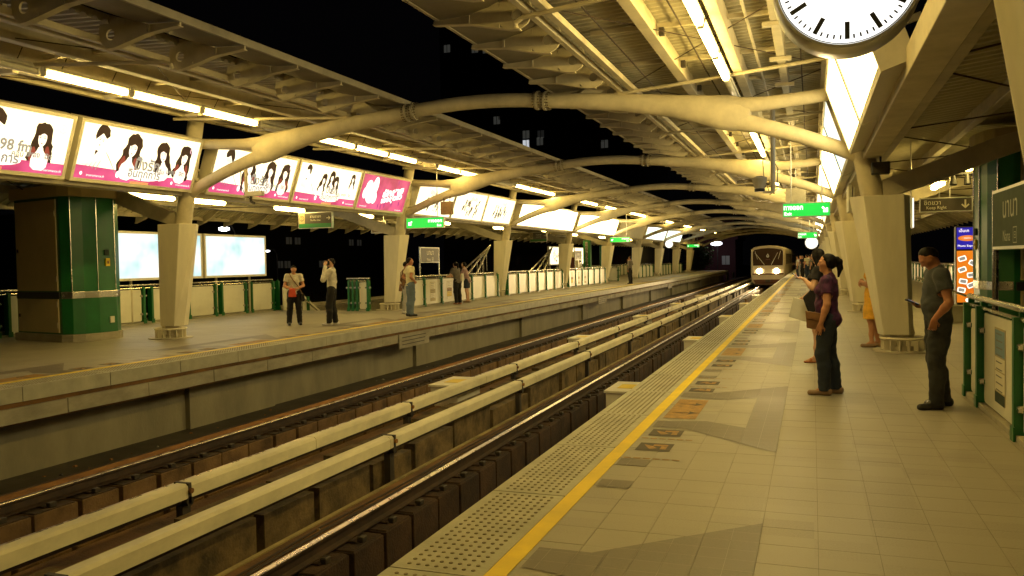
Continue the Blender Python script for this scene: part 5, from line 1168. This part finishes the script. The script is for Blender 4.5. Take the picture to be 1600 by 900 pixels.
def person(loc, rz, H, label, skin='skin_tan', top='white_shirt', sleeve='short', bottom='trousers_black', legs='trousers', shoe='shoe_black', hair='short', build=1.0, pose=None, res=.012, female=False, hem=.86, group='people waiting on the platforms', hairm='hair', belly=0, twist=0):
    p = dict(head_yaw=0, head_pitch=0, lean=0, tor_yaw=0,
             lel=(-.24, -.03, 1.10), lwr=(-.25, .03, .86), rel=(.24, -.03, 1.10), rwr=(.25, .03, .86), lhd=(0, .1, -1), rhd=(0, .1, -1), lpn=(1, 0, 0), rpn=(-1, 0, 0), curl=.35,
             lkn=(-.10, .02, .49), lan=(-.105, -.03, .085), rkn=(.10, .02, .49), ran=(.105, -.03, .085), lft=(-.02, 1, 0), rft=(.05, 1, 0), hipx=0)
    p.update(pose or {}); t = thing('person', label, 'person', loc, (0, 0, rz), group); K = H/1.70; t.scale = (K, K, K)
    V3 = Vector; b = build; Rt = Matrix.Rotation(p['tor_yaw'], 3, 'Z')
    def T(v): v = Rt @ V3(v); f = max(0, (v.z-.95)/.6); return V3((v.x+p['hipx']*(1-f), v.y+p['lean']*f*.5, v.z-abs(p['lean'])*f*.05))
    sw = (.150 if female else .172)*(.5+.5*b); hw = .088
    pel = V3((p['hipx'], 0, .95)); wa = T((0, 0, 1.06)); ch = T((0, 0, 1.25)); nb = T((0, -.015, 1.42)); hc = T((0, .015, 1.575))
    Rh = Matrix.Rotation(p['head_yaw']+p['tor_yaw'], 3, 'Z') @ Matrix.Rotation(-p['head_pitch'], 3, 'X')
    hb = T((0, -.005, 1.49)); HH = lambda v: hb+Rh @ (V3(v)-V3((0, -.005, 1.49)))
    sh = {-1: T((-sw, 0, 1.375)), 1: T((sw, 0, 1.375))}
    el = {-1: V3(p['lel']), 1: V3(p['rel'])}; wr = {-1: V3(p['lwr']), 1: V3(p['rwr'])}; kn = {-1: V3(p['lkn']), 1: V3(p['rkn'])}; an = {-1: V3(p['lan']), 1: V3(p['ran'])}
    hip = {s: V3((p['hipx']+s*hw, 0, .90)) for s in (-1, 1)}; ft = {-1: V3(p['lft']).normalized(), 1: V3(p['rft']).normalized()}
    F = Field()
    # trunk, neck, head
    F.cap(pel-V3((0, 0, .03)), wa, .135*b, .118*b, .05, (1.0, 1.28, 1)); F.cap(wa, ch, .118*b, .138*b, .05, (1, 1.32, 1)); F.cap(ch, T((0, 0, 1.33)), .138*b, .12*b, .05, (1, 1.38, 1)); F.cap(sh[-1], sh[1], .052*b, .052*b, .05)
    if female:
        for s in (-1, 1): F.ell(tuple(T((s*.065, .085, 1.265))), (.062, .055, .06), .03)
        F.ell((p['hipx'], -.03, .90), (.155*b, .115, .10), .05)
    if belly: F.ell(tuple(T((0, .05, 1.08))), (.12*b, .07+belly, .12), .05)
    F.cap(nb-V3((0, 0, .03)), HH((0, .0, 1.51)), .056, .050, .025)
    F.ell(tuple(HH((0, .0, 1.60))), (.072, .088, .092), .02)
    Rsk = lambda a, c, ra, rb, k=.012: F.cap(HH(a), HH(c), ra, rb, k)
    Rsk((0, .035, 1.565), (0, .058, 1.512), .058, .034, .03)                     # jaw to chin
    for s in (-1, 1):
        Rsk((s*.030, .062, 1.562), (s*.045, .045, 1.575), .020, .022, .02)        # cheek bones
        Rsk((s*.026, .083, 1.618), (s*.05, .070, 1.612), .010, .009, .014)        # brow
        Rsk((s*.074, -.006, 1.60), (s*.078, -.014, 1.575), .012, .009, .006)      # ears
    Rsk((0, .086, 1.606), (0, .106, 1.572), .007, .0125, .010); Rsk((-.012, .094, 1.568), (.012, .094, 1.568), .008, .008, .008)   # nose
    Rsk((-.017, .082, 1.541), (.017, .082, 1.541), .0085, .0085, .006); Rsk((-.014, .080, 1.530), (.014, .080, 1.530), .008, .008, .006)  # lips
    # limbs
    for s in (-1, 1):
        F.chain([sh[s], sh[s].lerp(el[s], .35), el[s]], [.055*b, .050*b, .040], .03); m = el[s].lerp(wr[s], .3); F.chain([el[s], m, wr[s]], [.040, .041, .0265], .02)
        F.cap(hip[s], hip[s].lerp(kn[s], .45), .090*b, .078*b, .04); F.cap(hip[s].lerp(kn[s], .45), kn[s], .074*b, .050, .03)
        cf = kn[s].lerp(an[s], .3)+V3((0, -.02, 0)); F.chain([kn[s], cf, kn[s].lerp(an[s], .65), an[s]], [.050, .052*b, .041, .036], .025)
        f = ft[s]; heel = an[s]+V3((0, 0, -.045))-f*.035; toe = an[s]+V3((0, 0, -.062))+f*.145
        F.cap(heel, an[s], .032, .034, .02); F.cap(an[s], toe-f*.03, .036, .026, .025); F.cap(heel, toe, .030, .020, .02)
        # hand: palm, four curled fingers and a thumb leaving the side of the palm
        d = V3(p['lhd' if s < 0 else 'rhd']).normalized(); n_ = V3(p['lpn' if s < 0 else 'rpn']); n_ = (n_-d*n_.dot(d)).normalized(); side = d.cross(n_)*(1 if s < 0 else -1)
        w0 = wr[s]; pc = w0+d*.055; fr = max(.0082, res*.62)
        for q in (-.026, -.009, .009, .026): F.cap(w0+d*.012+side*q*.6, w0+d*.085+side*q, .017, .0125, .008)
        for q, L_ in ((-.031, .060), (-.0105, .074), (.0105, .078), (.031, .070)):
            a = w0+d*.088+side*q*1.05; c1 = p['curl']; d1 = (d*math.cos(c1)+n_*math.sin(c1)); c2 = c1*2.3; d2 = (d*math.cos(c2)+n_*math.sin(c2)); e = a+d1*L_*.5
            F.cap(a, e, fr, fr*.95, .005); F.cap(e, e+d2*L_*.5, fr*.95, fr*.82, .003)
        tb = w0+d*.03+side*.028; tm = tb+(d*.5+side*.65+n_*.35).normalized()*.038; F.cap(tb, tm, .0125, fr*1.15, .008); F.cap(tm, tm+(d*.8+side*.1+n_*.4).normalized()*.032, fr*1.15, fr*.95, .004)
    body = field_obj('body', F, res, skin, t)
    hres = max(res, .009)
    # eyes, lips
    if res < .0095:
        for s in (-1, 1):
            f = Field(); f.ell(tuple(HH((s*.031, .0805, 1.601))), (.0115, .007, .0055), .002); field_obj('eye', f, .003, 'eye', body)
            f = Field(); f.cap(HH((s*.018, .0905, 1.624)), HH((s*.046, .077, 1.622)), .0026, .002, .002); field_obj('eyebrow', f, .003, 'hair', body)
        f = Field(); f.cap(HH((-.018, .0885, 1.5355)), HH((.018, .0885, 1.5355)), .0055, .0055, .003, (1, 1, 1)); field_obj('lips', f, .003, 'lip', body)
    # shoes
    for s in (-1, 1):
        f = Field(); q = ft[s]; heel = an[s]+V3((0, 0, -.050))-q*.045; toe = an[s]+V3((0, 0, -.058))+q*.155
        f.cap(heel, toe, .038, .030, .03); f.cap(heel+V3((0, 0, .02)), an[s]+q*.05+V3((0, 0, -.02)), .036, .034, .02)
        zt = .062 if shoe in ('shoe_beige', 'sandal') else .098
        if shoe == 'sandal': field_obj('sandal', f, hres, shoe, t, infl=.004, cut=lambda X, Y, Z: np.minimum(np.maximum(Z-.026, -Z-.002+0*X), np.maximum(Z-.07, np.abs((X-an[s].x)*q.x+(Y-an[s].y)*q.y-.08)-.02)))
        else: field_obj('shoe', f, hres, shoe, t, infl=.006, cut=lambda X, Y, Z: np.maximum(Z-zt-.25*np.maximum(0, -((X-an[s].x)*q.x+(Y-an[s].y)*q.y)), -Z+.001))
    # trousers / skirt
    if legs == 'trousers':
        f = Field(); f.cap(pel-V3((0, 0, .02)), wa-V3((0, 0, .03)), .140*b, .125*b, .05, (1, 1.24, 1))
        if female: f.ell((p['hipx'], -.03, .90), (.158*b, .118, .105), .05)
        for s in (-1, 1): f.chain([hip[s], hip[s].lerp(kn[s], .5), kn[s], kn[s].lerp(an[s], .35)+V3((0, -.016, 0)), an[s]+V3((0, 0, -.03))], [.096*b, .087*b, .070+.006*b, .068+.004*b, .062], .03)
        field_obj('trousers', f, hres, bottom, t, infl=.006, noise=.0035, seed=loc[1], cut=lambda X, Y, Z: np.maximum(Z-1.03, .055-Z))
    elif legs == 'shorts':
        f = Field(); f.cap(pel-V3((0, 0, .02)), wa-V3((0, 0, .03)), .140*b, .125*b, .05, (1, 1.24, 1))
        for s in (-1, 1): f.chain([hip[s], kn[s].lerp(hip[s], .15)], [.105*b, .10*b], .03)
        field_obj('shorts', f, hres, bottom, t, infl=.006, noise=.003, seed=3, cut=lambda X, Y, Z: np.maximum(Z-1.03, .60-Z))
    # top
    f = Field(); f.cap(pel+V3((0, 0, -.05)), wa, .138*b, .125*b, .05, (1.0, 1.2, 1)); f.cap(wa, ch, .125*b, .142*b, .05, (1, 1.26, 1)); f.cap(ch, T((0, 0, 1.33)), .142*b, .118*b, .05, (1, 1.32, 1)); f.cap(sh[-1], sh[1], .058*b, .058*b, .05); f.cap(T((0, -.01, 1.36)), T((0, -.012, 1.425)), .085, .060, .03)
    if female:
        for s in (-1, 1): f.ell(tuple(T((s*.065, .088, 1.262))), (.066, .058, .062), .04)
        f.ell((p['hipx'], -.03, .91), (.160*b, .12, .10), .05)
    if belly: f.ell(tuple(T((0, .05, 1.08))), (.125*b, .08+belly, .13), .05)
    if legs == 'dress': f.chain([pel, pel+V3((0, 0, -.30)), pel+V3((0, 0, -.46))], [.150*b, .175*b, .19*b], .05, (1, 1.15, 1))
    for s in (-1, 1):
        if sleeve == 'long': f.chain([sh[s], el[s], wr[s].lerp(el[s], .06)], [.064*b, .054, .040], .03)
        elif sleeve == 'short': f.chain([sh[s], sh[s].lerp(el[s], .62)], [.064*b, .062*b], .03)
        else: f.chain([sh[s], sh[s].lerp(el[s], .22)], [.060*b, .056*b], .03)
    # neckline opening
    nk = T((0, .02, 1.455))
    cut = lambda X, Y, Z: np.maximum(hem-Z, .062-np.sqrt((X-nk.x)**2+(Y-nk.y)**2+((Z-nk.z)*.8)**2))
    def cut2(X, Y, Z):
        c = cut(X, Y, Z)
        if sleeve != 'long':
            for s in (-1, 1):
                fr_ = .56 if sleeve == 'short' else .18; q = sh[s].lerp(el[s], fr_); dd = (el[s]-sh[s]).normalized(); near = ((X-q.x)**2+(Y-q.y)**2+(Z-q.z)**2) < .012
                c = np.where(near, np.maximum(c, (X-q.x)*dd.x+(Y-q.y)*dd.y+(Z-q.z)*dd.z), c)
        return c
    if legs == 'dress': hem_ = .50; cut = lambda X, Y, Z: np.maximum(.50-Z, .062-np.sqrt((X-nk.x)**2+(Y-nk.y)**2+((Z-nk.z)*.8)**2))
    field_obj('dress' if legs == 'dress' else 'top', f, hres, top, t, infl=.008, noise=.0035, seed=loc[1]*1.7, cut=cut2)
    # hair
    f = Field(); th = 0 if hair == 'short' else .004
    f.ell(tuple(HH((0, -.013, 1.615))), (.0755+th*1.5, .089+th*1.5, .084+th*1.5), .02); f.ell(tuple(HH((0, -.045, 1.575))), (.066+th, .054+th, .062), .03)
    if hair in ('long', 'ponytail', 'bob'): f.cap(HH((-.06, -.02, 1.60)), HH((-.066, -.02, 1.55)), .03, .022, .02); f.cap(HH((.06, -.02, 1.60)), HH((.066, -.02, 1.55)), .03, .022, .02)
    if hair == 'long': f.chain([HH((0, -.07, 1.60)), HH((0, -.09, 1.48)), T((0, -.10, 1.34)), T((0, -.10, 1.24))], [.07, .075, .075, .05], .03, (1, 1.4, 1)); f.cap(HH((-.07, -.02, 1.58)), T((-.09, -.01, 1.40)), .035, .03, .03); f.cap(HH((.07, -.02, 1.58)), T((.09, -.01, 1.40)), .035, .03, .03)
    if hair == 'ponytail': f.ell(tuple(HH((0, -.115, 1.635))), (.028, .028, .028), .015); f.chain([HH((0, -.115, 1.63)), HH((0, -.142, 1.60)), HH((.01, -.140, 1.52)), HH((.005, -.118, 1.42))], [.020, .030, .033, .013], .02)
    if hair == 'bun': f.ell(tuple(HH((0, -.11, 1.62))), (.045, .04, .045), .015)
    Rt_ = Rh.transposed()
    def hcut(X, Y, Z):                                # keep the face free
        x, y, z = X-hb.x, Y-hb.y, Z-hb.z; ly = Rt_[1][0]*x+Rt_[1][1]*y+Rt_[1][2]*z; lz = Rt_[2][0]*x+Rt_[2][1]*y+Rt_[2][2]*z+1.49; lx = Rt_[0][0]*x+Rt_[0][1]*y+Rt_[0][2]*z
        line = .034-.9*np.maximum(0, 1.635-lz)*(1 if hair == 'short' else .35)+.9*np.maximum(0, lz-1.65)
        c = (ly+.006*np.sin(lx*95+3*np.sin(lz*60))+.004*np.sin(lz*140+lx*50))-line
        if hair == 'short': c = np.maximum(c, 1.515-lz+1.3*np.maximum(0, ly+.022))
        return c
    field_obj('hair', f, min(hres, .010), hairm, body, cut=hcut, noise=.0006, seed=2)
    return t
def prop(t, name, mb, loc=(0, 0, 0), rot=(0, 0, 0), bevel=.006): return mb.build(name, t, loc, rot, bevel=bevel)
def own(name, label, cat, who, mb_list):
    """a thing that is carried: top-level, placed in the frame of the person who holds it"""
    t = thing(name, label, cat, who.location[:], who.rotation_euler[:]); t.scale = who.scale
    for nm, mb, bv in mb_list: mb.build(nm, t, smooth=True, bevel=bv)
    return t
HP = PI/2
# woman in the purple top, profile to the tracks
w1 = person((6.16, 9.93, 0), HP-.10, 1.575, 'woman in purple patterned top and dark jeans with ponytail, facing the tracks', 'skin_tan', 'purple_print', 'short', 'denim_dark', 'trousers', 'shoe_beige', 'ponytail', .96,
            dict(lel=(-.225, -.01, 1.10), lwr=(-.23, .06, .87), rel=(.245, -.02, 1.09), rwr=(.25, .10, .84), lhd=(.1, .3, -1), rhd=(0, .15, -1), lkn=(-.09, .06, .49), lan=(-.10, .04, .085), rkn=(.09, .0, .49), ran=(.10, -.08, .085), head_pitch=.04, lft=(-.10, 1, 0), rft=(.18, 1, 0), hipx=.0), .008, True, .83, belly=.015)
m1 = MB(); m1.prism([(-.095, 0), (.095, 0), (.105, .20), (-.105, .20)], -.04, .04, 'leather_brown', axis='y'); m1.prism([(-.10, .11), (.10, .11), (.108, .205), (-.108, .205)], -.052, -.041, 'leather_brown')
m1.v = [(v[1]-.15, v[0]*.9+.14, v[2]+.80+.15*v[0]) for v in m1.v]
m2 = MB(); m2.tube([(-.18, .02, .90), (-.17, -.01, 1.1), (-.11, .02, 1.36), (0, .03, 1.43), (.09, -.02, 1.44), (.10, -.10, 1.38), (.0, -.12, 1.2), (-.14, -.02, .95)], .008, 'leather_brown', 6)
own('shoulder_bag', 'brown leather shoulder bag worn by the woman in purple', 'bag', w1, [('bag_body', m1, .012), ('strap', m2, 0)])
# woman behind her, with the phone and white paper bag
w2 = person((6.08, 12.92, 0), HP, 1.66, 'woman in black top with bare legs and orange sandals behind the woman in purple', 'skin_light', 'black_top', 'short', 'leather_brown', 'shorts', 'sandal', 'long', .97,
            dict(lel=(-.22, .08, 1.12), lwr=(-.12, .20, 1.25), lhd=(.15, 1, .25), lpn=(0, 0, 1), rel=(.22, .02, 1.10), rwr=(.16, .22, .95), rhd=(-.1, .8, -.5), rpn=(-1, 0, 0), head_yaw=-.9, head_pitch=.15, curl=.5, lkn=(-.08, .04, .49), lan=(-.09, .03, .085), rkn=(.08, .0, .49), ran=(.10, -.07, .085)), .009, True, .80)
m1 = MB(); m1.box(-.035, .035, .0, .008, -.065, .065, 'black'); m1.box(-.031, .031, -.0015, -.0004, -.055, .055, 'screen'); R_ = Matrix.Rotation(-.9, 3, 'X'); m1.v = [tuple(R_ @ Vector(v)+Vector((-.10, .315, 1.305))) for v in m1.v]
own('mobile_phone', 'dark mobile phone held up by the woman in the black top', 'phone', w2, [('phone_case', m1, .002)])
m1 = MB(); m1.prism([(.16, .60), (.42, .68), (.36, .98), (.12, .90)], -.02, .05, 'paper', axis='x'); m2 = MB(); m2.tube([(.02, .2, .93), (.02, .24, 1.02), (.02, .3, .97)], .005, 'paper', 5)
own('paper_bag', 'white paper bag held by the woman in the black top', 'bag', w2, [('bag_sheet', m1, .005), ('handle', m2, 0)])
m1 = MB(); m1.prism([(-.10, .84), (.14, .74), (.22, .98), (.06, 1.14), (-.02, 1.10)], -.235, -.15, 'black_top', axis='x'); m2 = MB(); m2.tube([(-.19, .1, 1.1), (-.2, .0, 1.36), (-.17, -.1, 1.3), (-.19, 0, 1.08)], .012, 'black_top', 6)
own('black_handbag', 'black handbag on the arm of the woman in the black top', 'bag', w2, [('bag_body', m1, .02), ('strap', m2, 0)])
# woman in the yellow dress behind the pillar
w3 = person((6.96, 15.25, 0), HP-.1, 1.62, 'woman in yellow dress with folded arms half hidden behind the large pillar', 'skin_tan', 'yellow_dress', 'short', 'yellow_dress', 'dress', 'shoe_beige', 'bun', .98,
            dict(lel=(-.23, .08, 1.10), lwr=(-.04, .20, 1.17), lhd=(1, .1, 0), lpn=(0, -1, 0), rel=(.23, .08, 1.10), rwr=(.05, .22, 1.12), rhd=(-1, .1, 0), rpn=(0, -1, 0), curl=.6, lkn=(-.06, .05, .49), lan=(-.07, .02, .085), rkn=(.07, .0, .49), ran=(.06, -.08, .085)), .010, True)
# man with the phone
w4 = person((7.19, 9.30, 0), HP+.12, 1.66, 'man in dark grey t-shirt and dark jeans looking down at his phone', 'skin_brown', 'grey_tee', 'short', 'denim_grey', 'trousers', 'shoe_black', 'short', 1.10,
            dict(lel=(-.27, -.03, 1.10), lwr=(-.24, .10, .93), lhd=(.25, .1, -1), lpn=(1, 0, 0), rel=(.26, -.07, 1.10), rwr=(.14, .11, 1.04), rhd=(-.25, 1, .1), rpn=(-.3, 0, 1), curl=.6, head_pitch=.80, lkn=(-.11, .05, .49), lan=(-.12, .06, .085), rkn=(.11, .01, .49), ran=(.11, -.08, .085), lft=(-.25, 1, 0), lean=.05), .008, False, .90, hairm='hair', belly=.02)
m1 = MB(); m1.box(-.035, .035, -.01, .008, -.07, .07, 'black'); m1.box(-.03, .03, -.012, -.0102, -.055, .055, 'screen'); R_ = Matrix.Rotation(-1.15, 3, 'X'); m1.v = [tuple(R_ @ Vector(v)+Vector((.105, .225, 1.085))) for v in m1.v]
own('mobile_phone', 'dark mobile phone in the hand of the man in the grey t-shirt', 'phone', w4, [('phone_case', m1, .002)])
# left platform
w5 = person((-6.71, 18.42, 0), -.35+HP*0-PI*.0-HP-.0, 1.58, 'man in cream t-shirt and black trousers with a strap across his chest looking down', 'skin_tan', 'white_shirt', 'short', 'trousers_black', 'trousers', 'shoe_black', 'short', 1.05,
            dict(lel=(-.26, .02, 1.10), lwr=(-.06, .24, 1.03), lhd=(.8, .5, -.1), lpn=(0, -1, 0), rel=(.26, .03, 1.10), rwr=(.10, .26, 1.02), rhd=(-.7, .6, -.1), rpn=(0, -1, 0), curl=.6, head_pitch=.6, lkn=(-.12, .02, .49), lan=(-.15, -.03, .085), rkn=(.12, .02, .49), ran=(.15, -.02, .085)), .012, False, .86)
w5.rotation_euler.z = -PI+.75
m1 = MB(); m1.prism([(-.02, .80), (.20, .80), (.17, 1.04), (.02, 1.04)], .27, .34, 'red_bag'); m2 = MB(); m2.tube([(.06, .30, 1.04), (.10, .29, 1.12), (.14, .30, 1.04)], .006, 'red_bag', 5)
own('red_carrier_bag', 'red carrier bag in the hands of the man with the chest strap', 'bag', w5, [('bag_body', m1, .02), ('handle', m2, 0)])
m1 = MB(); m1.tube([(-.22, .12, .86), (-.10, .165, 1.08), (.06, .150, 1.30), (.12, .03, 1.45), (.10, -.12, 1.34), (-.05, -.16, 1.1), (-.2, -.08, .9)], .014, 'leather_brown', 6); m2 = MB(); m2.box(-.27, -.17, -.14, .14, .66, .88, 'black_top')
own('shoulder_bag', 'dark shoulder bag of the man with the red carrier bag', 'bag', w5, [('strap', m1, 0), ('bag_body', m2, .02)])
w6 = person((-5.62, 18.5, 0), HP-.25, 1.73, 'man in white long-sleeved shirt and black trousers holding a phone to his ear', 'skin_light', 'white_shirt', 'long', 'trousers_black', 'trousers', 'shoe_white', 'short', .98,
            dict(lel=(-.24, .16, 1.16), lwr=(-.11, .12, 1.50), lhd=(.2, .0, 1), lpn=(1, 0, 0), rel=(.24, -.02, 1.10), rwr=(.22, .12, .88), head_pitch=.05, head_yaw=.2, lkn=(-.10, .06, .49), lan=(-.12, .06, .085), rkn=(.10, .02, .49), ran=(.11, -.06, .085)), .012, False, .92)
w6.rotation_euler.z = HP+.35
m1 = MB(); m1.box(-.088, -.078, .02, .075, 1.52, 1.64, 'black'); own('mobile_phone', 'phone at the ear of the man in the white long-sleeved shirt', 'phone', w6, [('phone_case', m1, .002)])
w7 = person((-5.14, 21.99, 0), -HP+.55, 1.73, 'man in pale yellow t-shirt and light blue jeans, seen from behind with hands on hips', 'skin_brown', 'yellow_tee', 'short', 'denim_blue', 'trousers', 'shoe_black', 'short', 1.05,
            dict(lel=(-.33, -.10, 1.13), lwr=(-.19, .08, 1.0), lhd=(.6, .6, -.4), rel=(.33, -.10, 1.13), rwr=(.19, .08, 1.0), rhd=(-.6, .6, -.4), curl=.5, head_yaw=-.1), .012, False, .88)
w7.rotation_euler.z = -.75
w8 = person((-5.95, 23.3, 0), -.7, 1.62, 'person in brown shirt with a dark bag standing behind the man in jeans', 'skin_brown', 'brown_shirt', 'long', 'pale_trousers', 'trousers', 'shoe_white', 'short', 1.0, dict(head_pitch=.1), .014, True, .80)
m1 = MB(); m1.prism([(-.14, .72), (.14, .70), (.16, .98), (-.10, .96)], -.34, -.22, 'leather_brown', axis='x'); m2 = MB(); m2.tube([(-.28, -.1, .96), (-.24, -.08, 1.35), (-.2, .02, 1.42), (-.28, .1, .96)], .012, 'leather_brown', 5)
own('shoulder_bag', 'large brown shoulder bag carried by the person in the brown shirt', 'bag', w8, [('bag_body', m1, .02), ('strap', m2, 0)])
w9 = person((-6.50, 28.55, 0), HP-.35, 1.60, 'person in grey top and black trousers leaning on the railing, left of the pair', 'skin_light', 'grey_top', 'short', 'trousers_black', 'trousers', 'sandal', 'ponytail', 1.08, dict(lean=.22, lel=(-.24, .2, 1.1), lwr=(-.15, .4, 1.1), rel=(.24, .2, 1.1), rwr=(.15, .4, 1.1), lhd=(.3, 1, 0), rhd=(-.3, 1, 0)), .014, True, .84)
m1 = MB(); m1.prism([(.03, .92), (.20, .94), (.16, 1.22), (.06, 1.20)], -.21, -.14, 'panel'); own('small_backpack', 'small cream bag on the back of the person in grey by the railing', 'bag', w9, [('bag_body', m1, .02)])
w10 = person((-6.62, 29.75, 0), HP+.15, 1.58, 'person in pinkish top leaning on the railing, right of the pair', 'skin_light', 'pink_top', 'short', 'denim_dark', 'shorts', 'shoe_beige', 'bob', 1.0, dict(lean=.28, lel=(-.24, .22, 1.08), lwr=(-.15, .42, 1.1), rel=(.24, .2, 1.08), rwr=(.15, .4, 1.1), lhd=(.3, 1, 0), rhd=(-.3, 1, 0)), .014, True, .84)
w11 = person((-4.95, 52.5, 0), HP-.3, 1.76, 'man in pale brown shirt standing alone far along the left platform', 'skin_brown', 'grey_top', 'long', 'trousers_black', 'trousers', 'shoe_black', 'short', 1.0, dict(rel=(.30, .02, 1.2), rwr=(.2, .22, 1.38), rhd=(-.3, .2, 1)), .02)
w12 = person((-7.75, 50.5, 0), HP, 1.6, 'person whose head shows above the railing before the far lit adverts', 'skin_light', 'white_shirt', 'short', 'trousers_black', 'trousers', 'shoe_black', 'short', 1.0, None, .02)
far = [((5.02, 62, 0), 'white_shirt', 'denim_dark', 'first person in the distant group at the right platform edge, in a white shirt'), ((5.30, 66, 0), 'black_top', 'trousers_black', 'person in black in the distant group on the right platform'),
       ((5.62, 64, 0), 'yellow_tee', 'denim_dark', 'person in a pale yellow top in the distant group on the right platform'), ((5.9, 60, 0), 'grey_top', 'denim_grey', 'person in grey in the distant group, half hidden by the nearer women'),
       ((5.12, 70, 0), 'pink_top', 'pale_trousers', 'person in a pinkish top at the back of the distant group'), ((5.75, 74, 0), 'white_shirt', 'denim_dark', 'farthest person in white in the distant group')]
for i, (l, a, b_, lb) in enumerate(far): person(l, HP+.8*math.sin(i*2.1), 1.58+.1*((i*7) % 3)/2, lb, 'skin_tan', a, 'short', b_, 'trousers', 'shoe_black', 'short', 1.0, dict(rel=(.24, .05, 1.1), rwr=(.1, .25, 1.1), rhd=(-.5, 1, 0)), .024, group='distant group on the right platform')
